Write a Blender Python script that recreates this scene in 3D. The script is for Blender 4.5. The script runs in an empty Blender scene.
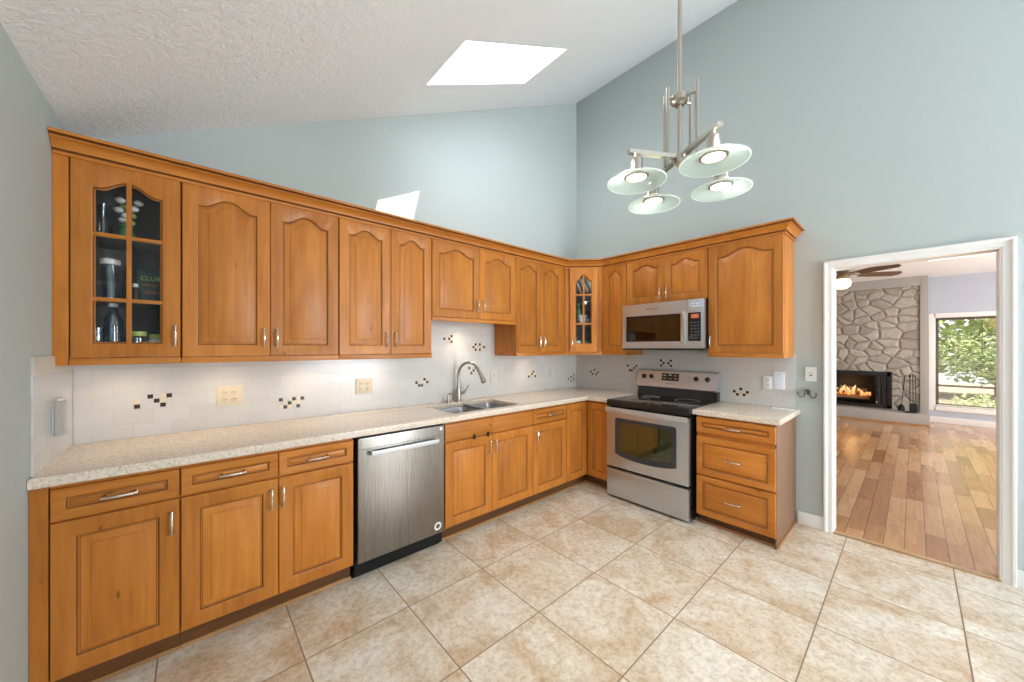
import bpy, bmesh, math, random
from mathutils import Vector, Matrix
random.seed(7)
sc = bpy.context.scene
COL = sc.collection
PI = math.pi

# ------------------------------------------------------------------ camera, sky, sun, skylight and window fill lamps, exposure
cam_d = bpy.data.cameras.new('camera'); cam = bpy.data.objects.new('camera', cam_d); COL.objects.link(cam)
cam_d.sensor_width = 36.0; cam_d.lens = 36 * 357.41 / 1024
cam_d.shift_y = 6.35 / 1024; cam_d.clip_start = 0.02
cam.location = (-3.6273, -2.8469, 1.4089); cam.rotation_euler = (PI / 2, 0, 0.8437 - PI / 2)
sc.camera = cam

w = bpy.data.worlds.new('world'); sc.world = w; w.use_nodes = True
bg = w.node_tree.nodes['Background']; bg.inputs[0].default_value = (0.93, 0.97, 1.0, 1); bg.inputs[1].default_value = 1.3

SUN_DIR = Vector((-0.172, 0.478, -0.747)).normalized()
sd = bpy.data.lights.new('sun', 'SUN'); sd.energy = 17.0; sd.angle = 0.009; sd.color = (1, 0.95, 0.87)
so = bpy.data.objects.new('sun', sd); COL.objects.link(so); so.location = (3, -6, 12)
so.rotation_euler = SUN_DIR.to_track_quat('-Z', 'Y').to_euler()

def area(name, loc, direction, sx, sy, power, color=(1, 1, 1), spread=PI):
    l = bpy.data.lights.new(name, 'AREA'); l.shape = 'RECTANGLE'; l.size = sx; l.size_y = sy
    l.energy = power; l.color = color; l.spread = spread
    o = bpy.data.objects.new(name, l); COL.objects.link(o); o.location = loc
    o.rotation_euler = Vector(direction).to_track_quat('-Z', 'Y').to_euler()
    return o
# fill lamps added at unseen windows behind and beside the camera and in the living room
area('window_fill_lamp', (-.85, -6.25, 1.45), (-.12, .95, .70), 1.3, 2.2, 205, (0.86, 0.935, 1.0))
area('skylight_daylight', (-2.27, -0.91, 4.12), (.447, 0, -.894), 1.05, .80, 42, (0.93, 0.97, 1.0))
area('patio_fill_lamp', (-4.17, -4.9, 1.08), (1, 0, .60), 1.3, 1.9, 8, (0.92, 0.97, 1.0))
area('living_fill_lamp', (3.6, -6.12, 1.4), (0, 1, .2), 4.2, 1.8, 200, (1.0, 0.98, 0.96))

sc.view_settings.view_transform = 'Standard'; sc.view_settings.look = 'None'
sc.view_settings.gamma = 1.0; sc.view_settings.use_curve_mapping = False
sc.view_settings.exposure = 0.10
sc.cycles.use_denoising = True
sc.cycles.max_bounces = 10; sc.cycles.diffuse_bounces = 6; sc.cycles.transparent_max_bounces = 16
sc.cycles.caustics_reflective = False; sc.cycles.caustics_refractive = False
sc.cycles.sample_clamp_indirect = 6.0

# ------------------------------------------------------------------ materials
def new_mat(name):
    m = bpy.data.materials.new(name); m.use_nodes = True
    nt = m.node_tree; return m, nt, nt.nodes['Principled BSDF']
def nd(nt, typ, **kw):
    n = nt.nodes.new(typ)
    for k, v in kw.items(): setattr(n, k, v)
    return n
def rgb(c): return (c[0], c[1], c[2], 1)
def plain(name, col, rough=0.5, metal=0.0, coat=0.0, spec=None, bump=0.0, bscale=200):
    m, nt, b = new_mat(name)
    b.inputs['Base Color'].default_value = rgb(col); b.inputs['Roughness'].default_value = rough
    b.inputs['Metallic'].default_value = metal; b.inputs['Coat Weight'].default_value = coat
    if spec is not None: b.inputs['Specular IOR Level'].default_value = spec
    tc = nd(nt, 'ShaderNodeTexCoord'); n = nd(nt, 'ShaderNodeTexNoise'); n.inputs['Scale'].default_value = bscale
    nt.links.new(tc.outputs['Object'], n.inputs['Vector'])
    if bump:
        bp = nd(nt, 'ShaderNodeBump'); bp.inputs['Strength'].default_value = bump; bp.inputs['Distance'].default_value = 0.004
        nt.links.new(n.outputs['Fac'], bp.inputs['Height']); nt.links.new(bp.outputs['Normal'], b.inputs['Normal'])
    else:
        mr = nd(nt, 'ShaderNodeMapRange'); mr.inputs['To Min'].default_value = max(0, rough - 0.015); mr.inputs['To Max'].default_value = min(1, rough + 0.015)
        nt.links.new(n.outputs['Fac'], mr.inputs['Value']); nt.links.new(mr.outputs['Result'], b.inputs['Roughness'])
    return m
def ramp(nt, stops):
    r = nd(nt, 'ShaderNodeValToRGB'); e = r.color_ramp.elements
    e[0].position, e[0].color = stops[0][0], rgb(stops[0][1]); e[1].position, e[1].color = stops[1][0], rgb(stops[1][1])
    for p, c in stops[2:]:
        q = e.new(p); q.color = rgb(c)
    return r
def mixc(nt, a, b, fac, mode='MIX'):
    m = nd(nt, 'ShaderNodeMix', data_type='RGBA', blend_type=mode)
    for s, v in ((0, fac), (6, a), (7, b)):
        if hasattr(v, 'links'): nt.links.new(v, m.inputs[s])
        elif isinstance(v, (int, float)): m.inputs[s].default_value = v
        else: m.inputs[s].default_value = rgb(v)
    return m.outputs[2]
def mapping(nt, out, scale=(1, 1, 1), loc=(0, 0, 0), rot=(0, 0, 0)):
    mp = nd(nt, 'ShaderNodeMapping'); mp.inputs['Scale'].default_value = scale; mp.inputs['Location'].default_value = loc
    mp.inputs['Rotation'].default_value = rot; nt.links.new(out, mp.inputs['Vector']); return mp.outputs['Vector']
def noise(nt, vec, scale, detail=3, rough=0.55, dist=0.0):
    n = nd(nt, 'ShaderNodeTexNoise'); n.inputs['Scale'].default_value = scale; n.inputs['Detail'].default_value = detail
    n.inputs['Roughness'].default_value = rough; n.inputs['Distortion'].default_value = dist
    nt.links.new(vec, n.inputs['Vector']); return n.outputs['Fac']

def wood(name, light, mid, dark, vertical=True, knots=True):
    m, nt, b = new_mat(name)
    tc = nd(nt, 'ShaderNodeTexCoord'); oi = nd(nt, 'ShaderNodeObjectInfo')
    off = nd(nt, 'ShaderNodeVectorMath', operation='SCALE'); off.inputs[0].default_value = (7.1, 3.3, 5.7)
    nt.links.new(oi.outputs['Random'], off.inputs['Scale'])
    ad = nd(nt, 'ShaderNodeVectorMath', operation='ADD')
    nt.links.new(tc.outputs['Object'], ad.inputs[0]); nt.links.new(off.outputs[0], ad.inputs[1])
    s = (26, 26, 1.6) if vertical else (1.6, 26, 26)
    g = noise(nt, mapping(nt, ad.outputs[0], s), 1.6, 5, 0.6, 0.6)
    s2 = (5, 5, 1.1) if vertical else (1.1, 5, 5)
    l = noise(nt, mapping(nt, ad.outputs[0], s2), 1.3, 3, 0.5, 0.8)
    r = ramp(nt, [(0.25, dark), (0.72, light), (0.5, mid)])
    add = nd(nt, 'ShaderNodeMath', operation='MULTIPLY_ADD'); add.inputs[1].default_value = 0.45
    nt.links.new(g, add.inputs[0])
    sub = nd(nt, 'ShaderNodeMath', operation='MULTIPLY'); sub.inputs[1].default_value = 0.55
    nt.links.new(l, sub.inputs[0]); nt.links.new(sub.outputs[0], add.inputs[2]); nt.links.new(add.outputs[0], r.inputs['Fac'])
    col = r.outputs['Color']
    tint = nd(nt, 'ShaderNodeMapRange'); tint.inputs['To Min'].default_value = 0.88; tint.inputs['To Max'].default_value = 1.1
    nt.links.new(oi.outputs['Random'], tint.inputs['Value'])
    hv = nd(nt, 'ShaderNodeHueSaturation'); nt.links.new(tint.outputs[0], hv.inputs['Value']); nt.links.new(col, hv.inputs['Color'])
    col = hv.outputs['Color']
    if knots:
        v = nd(nt, 'ShaderNodeTexVoronoi'); v.inputs['Scale'].default_value = 5.5
        sk = (1.5, 1.5, 0.55) if vertical else (0.55, 1.5, 1.5)
        nt.links.new(mapping(nt, ad.outputs[0], sk), v.inputs['Vector'])
        kr = ramp(nt, [(0.03, (1, 1, 1)), (0.065, (0, 0, 0))]); nt.links.new(v.outputs['Distance'], kr.inputs['Fac'])
        kf = nd(nt, 'ShaderNodeMath', operation='MULTIPLY'); kf.inputs[1].default_value = 0.75
        nt.links.new(kr.outputs['Color'], kf.inputs[0])
        col = mixc(nt, col, (dark[0] * .4, dark[1] * .35, dark[2] * .3), kf.outputs[0])
    nt.links.new(col, b.inputs['Base Color'])
    b.inputs['Roughness'].default_value = 0.42; b.inputs['Specular IOR Level'].default_value = 0.3; b.inputs['Coat Weight'].default_value = 0.08; b.inputs['Coat Roughness'].default_value = 0.2
    return m
HL, HM, HD = (0.62, 0.240, 0.044), (0.49, 0.172, 0.025), (0.33, 0.100, 0.012)
M_wood = wood('honey_maple', HL, HM, HD)
M_woodh = wood('honey_maple_across', HL, HM, HD, vertical=False)
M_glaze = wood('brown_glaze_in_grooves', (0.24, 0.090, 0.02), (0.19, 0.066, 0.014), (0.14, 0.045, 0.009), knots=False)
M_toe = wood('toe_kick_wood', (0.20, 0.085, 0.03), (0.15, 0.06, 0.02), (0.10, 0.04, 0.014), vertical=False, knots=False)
M_shoe = wood('shoe_moulding_wood', (0.45, 0.25, 0.11), (0.36, 0.19, 0.08), (0.28, 0.14, 0.055), vertical=False, knots=False)

M_wall = plain('pale_blue_paint', (0.450, 0.503, 0.495), 0.75, bump=0.08, bscale=160)
M_lwall = plain('blue_grey_paint', (0.46, 0.50, 0.58), 0.75, bump=0.06, bscale=160)
M_white = plain('white_trim_paint', (0.80, 0.79, 0.78), 0.4)
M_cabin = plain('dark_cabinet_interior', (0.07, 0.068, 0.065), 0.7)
M_black = plain('black_enamel', (0.012, 0.012, 0.013), 0.22)
M_blackm = plain('matt_black', (0.010, 0.010, 0.010), 0.6, spec=0.2)
M_iron = plain('wrought_iron', (0.03, 0.028, 0.027), 0.5, 0.6)
M_glossblk = plain('black_ceramic_glass', (0.010, 0.010, 0.011), 0.07, coat=0.3)
M_nickel = plain('brushed_nickel', (0.43, 0.40, 0.35), 0.28, 1.0)
M_nickeld = plain('brushed_nickel_dark', (0.42, 0.39, 0.35), 0.32, 1.0)
M_chrome = plain('satin_chrome', (0.80, 0.78, 0.74), 0.22, 1.0)
M_silver = plain('satin_silver', (0.55, 0.55, 0.555), 0.42, 0.6)
M_almond = plain('almond_plastic', (0.64, 0.56, 0.42), 0.4)
M_whiteplas = plain('white_plastic', (0.82, 0.82, 0.82), 0.4)
M_greyplas = plain('grey_plastic', (0.40, 0.39, 0.36), 0.45)
M_ivory = plain('ivory_plastic', (0.63, 0.60, 0.53), 0.4)
M_keys = plain('dark_blue_grey_keys', (0.07, 0.085, 0.10), 0.4)
M_slot = plain('dark_slot', (0.10, 0.085, 0.065), 0.6)
M_dark = plain('dark_brown_mosaic', (0.050, 0.026, 0.016), 0.2)
M_tan = plain('cream_mosaic', (0.72, 0.62, 0.47), 0.3)
M_firebrick = plain('firebox_lining', (0.04, 0.033, 0.028), 0.9)

def ceiling_mat():
    m, nt, b = new_mat('knockdown_ceiling')
    tc = nd(nt, 'ShaderNodeTexCoord')
    b.inputs['Base Color'].default_value = (0.865, 0.895, 0.92, 1); b.inputs['Roughness'].default_value = 0.9
    f = noise(nt, tc.outputs['Object'], 30, 5, 0.7, 0.6)
    r = ramp(nt, [(0.42, (0, 0, 0)), (0.60, (1, 1, 1))]); nt.links.new(f, r.inputs['Fac'])
    bp = nd(nt, 'ShaderNodeBump'); bp.inputs['Strength'].default_value = 0.6; bp.inputs['Distance'].default_value = 0.006
    nt.links.new(r.outputs['Color'], bp.inputs['Height']); nt.links.new(bp.outputs['Normal'], b.inputs['Normal'])
    return m
M_ceil = ceiling_mat()

def steel_mat(name, col, horizontal=True, rough=0.30):
    m, nt, b = new_mat(name)
    tc = nd(nt, 'ShaderNodeTexCoord')
    s = (2, 2, 420) if horizontal else (420, 420, 2)
    f = noise(nt, mapping(nt, tc.outputs['Object'], s), 1.0, 2, 0.5)
    mr = nd(nt, 'ShaderNodeMapRange'); mr.inputs['To Min'].default_value = rough - .05; mr.inputs['To Max'].default_value = rough + .08
    nt.links.new(f, mr.inputs['Value']); nt.links.new(mr.outputs[0], b.inputs['Roughness'])
    b.inputs['Base Color'].default_value = rgb(col); b.inputs['Metallic'].default_value = 1.0
    bp = nd(nt, 'ShaderNodeBump'); bp.inputs['Strength'].default_value = 0.05; bp.inputs['Distance'].default_value = 0.001
    nt.links.new(f, bp.inputs['Height']); nt.links.new(bp.outputs['Normal'], b.inputs['Normal'])
    return m
M_steel = steel_mat('brushed_stainless', (0.62, 0.655, 0.70), True, 0.36)
M_steelv = steel_mat('brushed_stainless_upright', (0.27, 0.245, 0.22), False, 0.27)
M_sink = steel_mat('satin_sink_steel', (0.36, 0.36, 0.37), True, 0.34)

TT, TX, TY = 0.4977, -2.257, -1.0235
def tile_mat():
    m, nt, b = new_mat('travertine_floor_tile')
    tc = nd(nt, 'ShaderNodeTexCoord')
    v = mapping(nt, tc.outputs['Object'], loc=(-TX + 20 * TT, -TY + 20 * TT, 0))
    br = nd(nt, 'ShaderNodeTexBrick', offset=0.0, offset_frequency=1, squash=1.0, squash_frequency=1)
    for k, x in (('Scale', 1), ('Mortar Size', 0.0032), ('Mortar Smooth', 0.1), ('Bias', 0.0), ('Brick Width', TT), ('Row Height', TT)): br.inputs[k].default_value = x
    br.inputs['Color1'].default_value = (0, 0, 0, 1); br.inputs['Color2'].default_value = (1, 1, 1, 1); br.inputs['Mortar'].default_value = (.5, .5, .5, 1)
    nt.links.new(v, br.inputs['Vector'])
    # every tile takes its own piece of the stone pattern
    ofs = nd(nt, 'ShaderNodeVectorMath', operation='MULTIPLY_ADD'); ofs.inputs[1].default_value = (9, 13, 5)
    nt.links.new(br.outputs['Color'], ofs.inputs[0]); nt.links.new(tc.outputs['Object'], ofs.inputs[2])
    a = noise(nt, ofs.outputs[0], 3.4, 5, 0.62, 0.7)
    r1 = ramp(nt, [(0.36, (0.56, 0.43, 0.30)), (0.64, (0.74, 0.70, 0.62)), (0.5, (0.66, 0.575, 0.465))]); nt.links.new(a, r1.inputs['Fac'])
    c2 = noise(nt, ofs.outputs[0], 34, 6, 0.78, 0.3)
    r2 = ramp(nt, [(0.36, (0.66, 0.60, 0.53)), (0.56, (1, 1, 1))]); nt.links.new(c2, r2.inputs['Fac'])
    col = mixc(nt, r1.outputs['Color'], r2.outputs['Color'], 0.8, 'MULTIPLY')
    c3 = noise(nt, ofs.outputs[0], 9, 4, 0.7, 1.2)
    r3 = ramp(nt, [(0.57, (0, 0, 0)), (0.70, (1, 1, 1))]); nt.links.new(c3, r3.inputs['Fac'])
    f3 = nd(nt, 'ShaderNodeMath', operation='MULTIPLY'); f3.inputs[1].default_value = 0.45; nt.links.new(r3.outputs['Color'], f3.inputs[0])
    col = mixc(nt, col, (0.52, 0.29, 0.15), f3.outputs[0])
    col = mixc(nt, col, (0.24, 0.165, 0.105), br.outputs['Fac'])
    nt.links.new(col, b.inputs['Base Color'])
    mr = nd(nt, 'ShaderNodeMapRange'); mr.inputs['To Min'].default_value = 0.26; mr.inputs['To Max'].default_value = 0.8
    nt.links.new(br.outputs['Fac'], mr.inputs['Value']); nt.links.new(mr.outputs[0], b.inputs['Roughness'])
    iv = nd(nt, 'ShaderNodeMath', operation='MULTIPLY_ADD'); iv.inputs[1].default_value = -1.0
    nt.links.new(br.outputs['Fac'], iv.inputs[0])
    sm = nd(nt, 'ShaderNodeMath', operation='MULTIPLY'); sm.inputs[1].default_value = 0.12; nt.links.new(c2, sm.inputs[0]); nt.links.new(sm.outputs[0], iv.inputs[2])
    bp = nd(nt, 'ShaderNodeBump'); bp.inputs['Strength'].default_value = 0.35; bp.inputs['Distance'].default_value = 0.003
    nt.links.new(iv.outputs[0], bp.inputs['Height']); nt.links.new(bp.outputs['Normal'], b.inputs['Normal'])
    return m
M_tile = tile_mat()

def plank_mat():
    m, nt, b = new_mat('maple_plank_floor')
    tc = nd(nt, 'ShaderNodeTexCoord')
    v = mapping(nt, tc.outputs['Object'], loc=(20.3, 20.04, 0))
    br = nd(nt, 'ShaderNodeTexBrick', offset=0.37, offset_frequency=3, squash=0.7, squash_frequency=2)
    for k, x in (('Scale', 1), ('Mortar Size', 0.0018), ('Mortar Smooth', 0.0), ('Bias', -0.1), ('Brick Width', 0.80), ('Row Height', 0.102)): br.inputs[k].default_value = x
    br.inputs['Color1'].default_value = (0, 0, 0, 1); br.inputs['Color2'].default_value = (1, 1, 1, 1); br.inputs['Mortar'].default_value = (.1, .1, .1, 1)
    nt.links.new(v, br.inputs['Vector'])
    r = ramp(nt, [(0.0, (0.38, 0.17, 0.065)), (1.0, (0.66, 0.41, 0.21)), (0.5, (0.54, 0.29, 0.13))]); nt.links.new(br.outputs['Color'], r.inputs['Fac'])
    ofs = nd(nt, 'ShaderNodeVectorMath', operation='MULTIPLY_ADD'); ofs.inputs[1].default_value = (3, 7, 5)
    nt.links.new(br.outputs['Color'], ofs.inputs[0]); nt.links.new(tc.outputs['Object'], ofs.inputs[2])
    g = noise(nt, mapping(nt, ofs.outputs[0], (2.2, 28, 1)), 1.5, 4, 0.6, 0.8)
    r2 = ramp(nt, [(0.35, (0.70, 0.64, 0.60)), (0.65, (1, 1, 1))]); nt.links.new(g, r2.inputs['Fac'])
    col = mixc(nt, r.outputs['Color'], r2.outputs['Color'], 0.7, 'MULTIPLY')
    col = mixc(nt, col, (0.14, 0.06, 0.025), br.outputs['Fac'])
    nt.links.new(col, b.inputs['Base Color'])
    b.inputs['Roughness'].default_value = 0.22; b.inputs['Specular IOR Level'].default_value = 0.7; b.inputs['Coat Weight'].default_value = 0.4; b.inputs['Coat Roughness'].default_value = 0.16; b.inputs['Coat IOR'].default_value = 1.6
    return m
M_plank = plank_mat()

def subway_mat():
    m, nt, b = new_mat('white_subway_tile')
    tc = nd(nt, 'ShaderNodeTexCoord'); sp = nd(nt, 'ShaderNodeSeparateXYZ'); cb = nd(nt, 'ShaderNodeCombineXYZ')
    nt.links.new(tc.outputs['Object'], sp.inputs[0])
    nt.links.new(sp.outputs[0], cb.inputs[0]); nt.links.new(sp.outputs[2], cb.inputs[1])
    v = mapping(nt, cb.outputs[0], loc=(10.03, 0.152 * 10 - 0.914, 0))
    br = nd(nt, 'ShaderNodeTexBrick', offset=0.5, offset_frequency=2, squash=1.0, squash_frequency=1)
    for k, x in (('Scale', 1), ('Mortar Size', 0.0016), ('Mortar Smooth', 0.2), ('Bias', 0.0), ('Brick Width', 0.152), ('Row Height', 0.076)): br.inputs[k].default_value = x
    br.inputs['Color1'].default_value = (0.60, 0.59, 0.575, 1); br.inputs['Color2'].default_value = (0.64, 0.635, 0.62, 1); br.inputs['Mortar'].default_value = (0.56, 0.545, 0.52, 1)
    nt.links.new(v, br.inputs['Vector']); nt.links.new(br.outputs['Color'], b.inputs['Base Color'])
    b.inputs['Roughness'].default_value = 0.22
    bp = nd(nt, 'ShaderNodeBump', invert=True); bp.inputs['Strength'].default_value = 0.18; bp.inputs['Distance'].default_value = 0.001
    nt.links.new(br.outputs['Fac'], bp.inputs['Height']); nt.links.new(bp.outputs['Normal'], b.inputs['Normal'])
    return m
M_subway = subway_mat()

def quartz_mat():
    m, nt, b = new_mat('speckled_beige_quartz')
    tc = nd(nt, 'ShaderNodeTexCoord')
    a = noise(nt, tc.outputs['Object'], 120, 3, 0.7)
    r = ramp(nt, [(0.28, (0.40, 0.29, 0.20)), (0.60, (0.78, 0.69, 0.585)), (0.43, (0.70, 0.595, 0.485))]); nt.links.new(a, r.inputs['Fac'])
    c = noise(nt, tc.outputs['Object'], 48, 3, 0.7)
    r2 = ramp(nt, [(0.33, (0.72, 0.67, 0.60)), (0.50, (1, 1, 1))]); nt.links.new(c, r2.inputs['Fac'])
    col = mixc(nt, r.outputs['Color'], r2.outputs['Color'], 0.6, 'MULTIPLY')
    nt.links.new(col, b.inputs['Base Color']); b.inputs['Roughness'].default_value = 0.16
    return m
M_quartz = quartz_mat()

def stone_mat():
    m, nt, b = new_mat('fieldstone')
    tc = nd(nt, 'ShaderNodeTexCoord'); sp = nd(nt, 'ShaderNodeSeparateXYZ'); cb = nd(nt, 'ShaderNodeCombineXYZ')
    nt.links.new(tc.outputs['Object'], sp.inputs[0]); nt.links.new(sp.outputs[1], cb.inputs[0]); nt.links.new(sp.outputs[2], cb.inputs[1])
    wob = nd(nt, 'ShaderNodeTexNoise'); wob.inputs['Scale'].default_value = 3; nt.links.new(cb.outputs[0], wob.inputs['Vector'])
    ma = nd(nt, 'ShaderNodeVectorMath', operation='MULTIPLY_ADD'); ma.inputs[1].default_value = (.12, .12, 0); nt.links.new(wob.outputs['Color'], ma.inputs[0]); nt.links.new(cb.outputs[0], ma.inputs[2])
    mp = mapping(nt, ma.outputs[0], (0.85, 1.15, 1))
    ve = nd(nt, 'ShaderNodeTexVoronoi', feature='DISTANCE_TO_EDGE', voronoi_dimensions='2D'); ve.inputs['Randomness'].default_value = 1.0; ve.inputs['Scale'].default_value = 5.4; nt.links.new(mp, ve.inputs['Vector'])
    vc = nd(nt, 'ShaderNodeTexVoronoi', feature='F1', voronoi_dimensions='2D'); vc.inputs['Scale'].default_value = 5.4; nt.links.new(mp, vc.inputs['Vector'])
    sx = nd(nt, 'ShaderNodeSeparateColor'); nt.links.new(vc.outputs['Color'], sx.inputs[0])
    r = ramp(nt, [(0.0, (0.31, 0.28, 0.245)), (1.0, (0.46, 0.43, 0.385)), (0.5, (0.39, 0.36, 0.32))]); nt.links.new(sx.outputs[0], r.inputs['Fac'])
    n = noise(nt, tc.outputs['Object'], 14, 5, 0.65)
    r2 = ramp(nt, [(0.3, (0.72, 0.7, 0.68)), (0.7, (1.1, 1.1, 1.1))]); nt.links.new(n, r2.inputs['Fac'])
    col = mixc(nt, r.outputs['Color'], r2.outputs['Color'], 0.8, 'MULTIPLY')
    e = ramp(nt, [(0.025, (1, 1, 1)), (0.07, (0, 0, 0))]); nt.links.new(ve.outputs['Distance'], e.inputs['Fac'])
    col = mixc(nt, col, (0.31, 0.27, 0.225), e.outputs['Color'])
    nt.links.new(col, b.inputs['Base Color']); b.inputs['Roughness'].default_value = 0.85
    h = ramp(nt, [(0.0, (0, 0, 0)), (0.16, (1, 1, 1))]); nt.links.new(ve.outputs['Distance'], h.inputs['Fac'])
    bp = nd(nt, 'ShaderNodeBump'); bp.inputs['Strength'].default_value = 0.6; bp.inputs['Distance'].default_value = 0.04
    nt.links.new(h.outputs['Color'], bp.inputs['Height']); nt.links.new(bp.outputs['Normal'], b.inputs['Normal'])
    return m
M_stone = stone_mat()
M_concrete = plain('grey_hearth_stone', (0.36, 0.345, 0.325), 0.8, bump=0.3, bscale=30)

def pane_mat(name, tint=(1, 1, 1), gloss=0.035):
    m, nt, b = new_mat(name); nt.nodes.remove(b)
    out = nt.nodes['Material Output']
    t = nd(nt, 'ShaderNodeBsdfTransparent'); t.inputs[0].default_value = rgb(tint)
    g = nd(nt, 'ShaderNodeBsdfGlossy'); g.inputs['Roughness'].default_value = 0.03
    fr = nd(nt, 'ShaderNodeLayerWeight'); fr.inputs['Blend'].default_value = 0.5
    pw = nd(nt, 'ShaderNodeMath', operation='POWER'); pw.inputs[1].default_value = 5.0; nt.links.new(fr.outputs['Facing'], pw.inputs[0])
    ad = nd(nt, 'ShaderNodeMath', operation='MULTIPLY_ADD'); ad.inputs[1].default_value = 0.8; ad.inputs[2].default_value = gloss; nt.links.new(pw.outputs[0], ad.inputs[0])
    mx = nd(nt, 'ShaderNodeMixShader'); nt.links.new(ad.outputs[0], mx.inputs[0]); nt.links.new(t.outputs[0], mx.inputs[1]); nt.links.new(g.outputs[0], mx.inputs[2])
    nt.links.new(mx.outputs[0], out.inputs[0]); return m
M_pane = pane_mat('clear_pane')
M_ovenglass = pane_mat('oven_pane_green_reflection', (0.42, 0.45, 0.33), 0.16)  # a green reflection is put into the tint of the pane
M_mwglass = pane_mat('tinted_microwave_pane', (0.30, 0.29, 0.28), 0.10)
M_clearglass = pane_mat('clear_glassware', (0.80, 0.86, 0.90), 0.12)
def diffuser_mat():
    m, nt, b = new_mat('opal_skylight_dome'); nt.nodes.remove(b)
    t = nd(nt, 'ShaderNodeBsdfTranslucent'); t.inputs[0].default_value = (.75, .75, .75, 1); nt.links.new(t.outputs[0], nt.nodes['Material Output'].inputs[0]); return m
M_diffuser = diffuser_mat()
def emit_mat(name, col, strength):
    m, nt, b = new_mat(name)
    b.inputs['Base Color'].default_value = rgb(col); b.inputs['Emission Color'].default_value = rgb(col); b.inputs['Emission Strength'].default_value = strength
    return m
M_bulb = emit_mat('lit_halogen_lamp', (1, 0.90, 0.70), 9)
M_fanbulb = emit_mat('lit_fan_bowl', (1, 0.84, 0.56), 1.4)
M_led = emit_mat('red_clock_display', (0.55, 0.14, 0.06), 0.2)
def flame_mat():
    m, nt, b = new_mat('flame')
    tc = nd(nt, 'ShaderNodeTexCoord'); sp = nd(nt, 'ShaderNodeSeparateXYZ'); nt.links.new(tc.outputs['Object'], sp.inputs[0])
    mr = nd(nt, 'ShaderNodeMapRange'); mr.inputs['From Min'].default_value = 0.0; mr.inputs['From Max'].default_value = 0.36; nt.links.new(sp.outputs[2], mr.inputs['Value'])
    r = ramp(nt, [(0.0, (1, 0.30, 0.05)), (0.9, (1, 0.45, 0.10)), (0.45, (1, 0.72, 0.32))]); nt.links.new(mr.outputs[0], r.inputs['Fac'])
    nt.links.new(r.outputs['Color'], b.inputs['Emission Color']); b.inputs['Emission Strength'].default_value = 1.2
    b.inputs['Base Color'].default_value = (0.1, 0.03, 0.01, 1)
    return m
M_flame = flame_mat()
def frosted_mat():
    m, nt, b = new_mat('frosted_green_glass'); nt.nodes.remove(b); out = nt.nodes['Material Output']
    t = nd(nt, 'ShaderNodeBsdfTranslucent'); t.inputs[0].default_value = (0.86, 0.93, 0.90, 1)
    p = nd(nt, 'ShaderNodeBsdfTransparent'); p.inputs[0].default_value = (0.86, 0.96, 0.92, 1)
    g = nd(nt, 'ShaderNodeBsdfPrincipled'); g.inputs['Base Color'].default_value = (0.74, 0.80, 0.77, 1); g.inputs['Roughness'].default_value = 0.2
    a = nd(nt, 'ShaderNodeMixShader'); a.inputs[0].default_value = 0.66; nt.links.new(t.outputs[0], a.inputs[1]); nt.links.new(p.outputs[0], a.inputs[2])
    c = nd(nt, 'ShaderNodeMixShader'); c.inputs[0].default_value = 0.30; nt.links.new(a.outputs[0], c.inputs[1]); nt.links.new(g.outputs[0], c.inputs[2])
    nt.links.new(c.outputs[0], out.inputs[0]); return m
M_frost = frosted_mat()
def rim_mat():
    m, nt, b = new_mat('lit_glass_edge')  # rim whiter than the disc: the lit edge is put into its colour
    b.inputs['Base Color'].default_value = (.88, .93, .90, 1); b.inputs['Roughness'].default_value = .15
    t = nd(nt, 'ShaderNodeBsdfTranslucent'); t.inputs[0].default_value = (.95, 1, .97, 1)
    mx = nd(nt, 'ShaderNodeMixShader'); mx.inputs[0].default_value = .5; nt.links.new(b.outputs[0], mx.inputs[1]); nt.links.new(t.outputs[0], mx.inputs[2]); nt.links.new(mx.outputs[0], nt.nodes['Material Output'].inputs[0])
    return m
M_rim = rim_mat()
def leaf_mat(name, a, c):
    m, nt, b = new_mat(name)
    tc = nd(nt, 'ShaderNodeTexCoord'); n = noise(nt, tc.outputs['Object'], 5, 3)
    r = ramp(nt, [(0.35, a), (0.65, c)]); nt.links.new(n, r.inputs['Fac'])
    nt.links.new(r.outputs['Color'], b.inputs['Base Color']); b.inputs['Roughness'].default_value = 0.6
    tr = nd(nt, 'ShaderNodeBsdfTranslucent'); nt.links.new(r.outputs['Color'], tr.inputs[0])
    mx = nd(nt, 'ShaderNodeMixShader'); mx.inputs[0].default_value = 0.45
    nt.links.new(b.outputs[0], mx.inputs[1]); nt.links.new(tr.outputs[0], mx.inputs[2]); nt.links.new(mx.outputs[0], nt.nodes['Material Output'].inputs[0])
    return m
M_leafy = leaf_mat('yellow_green_leaves', (0.50, 0.46, 0.15), (0.68, 0.60, 0.28))
M_leafg = leaf_mat('green_leaves', (0.22, 0.32, 0.09), (0.42, 0.48, 0.18))
M_leafd = leaf_mat('soft_green_leaves', (0.25, 0.34, 0.15), (0.48, 0.52, 0.27))
M_bark = plain('bark', (0.16, 0.12, 0.09), 0.9, bump=0.6, bscale=20)
M_yard = plain('leaf_litter_ground', (0.22, 0.18, 0.12), 0.95, bump=0.5, bscale=9)
M_path = plain('pale_concrete_path', (0.30, 0.28, 0.26), 0.9, bump=0.2, bscale=20)
M_fanwood = wood('fan_blade_wood', (0.16, 0.10, 0.065), (0.12, 0.075, 0.048), (0.08, 0.05, 0.03), vertical=False, knots=False)
M_log = plain('charred_log', (0.30, 0.15, 0.07), 0.9, bump=0.6, bscale=30)
M_china = plain('white_china', (0.80, 0.79, 0.76), 0.2)
M_greenglass = plain('green_glaze', (0.05, 0.20, 0.07), 0.2)
M_pouch = plain('dark_green_pouch', (0.015, 0.06, 0.045), 0.45)
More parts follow.
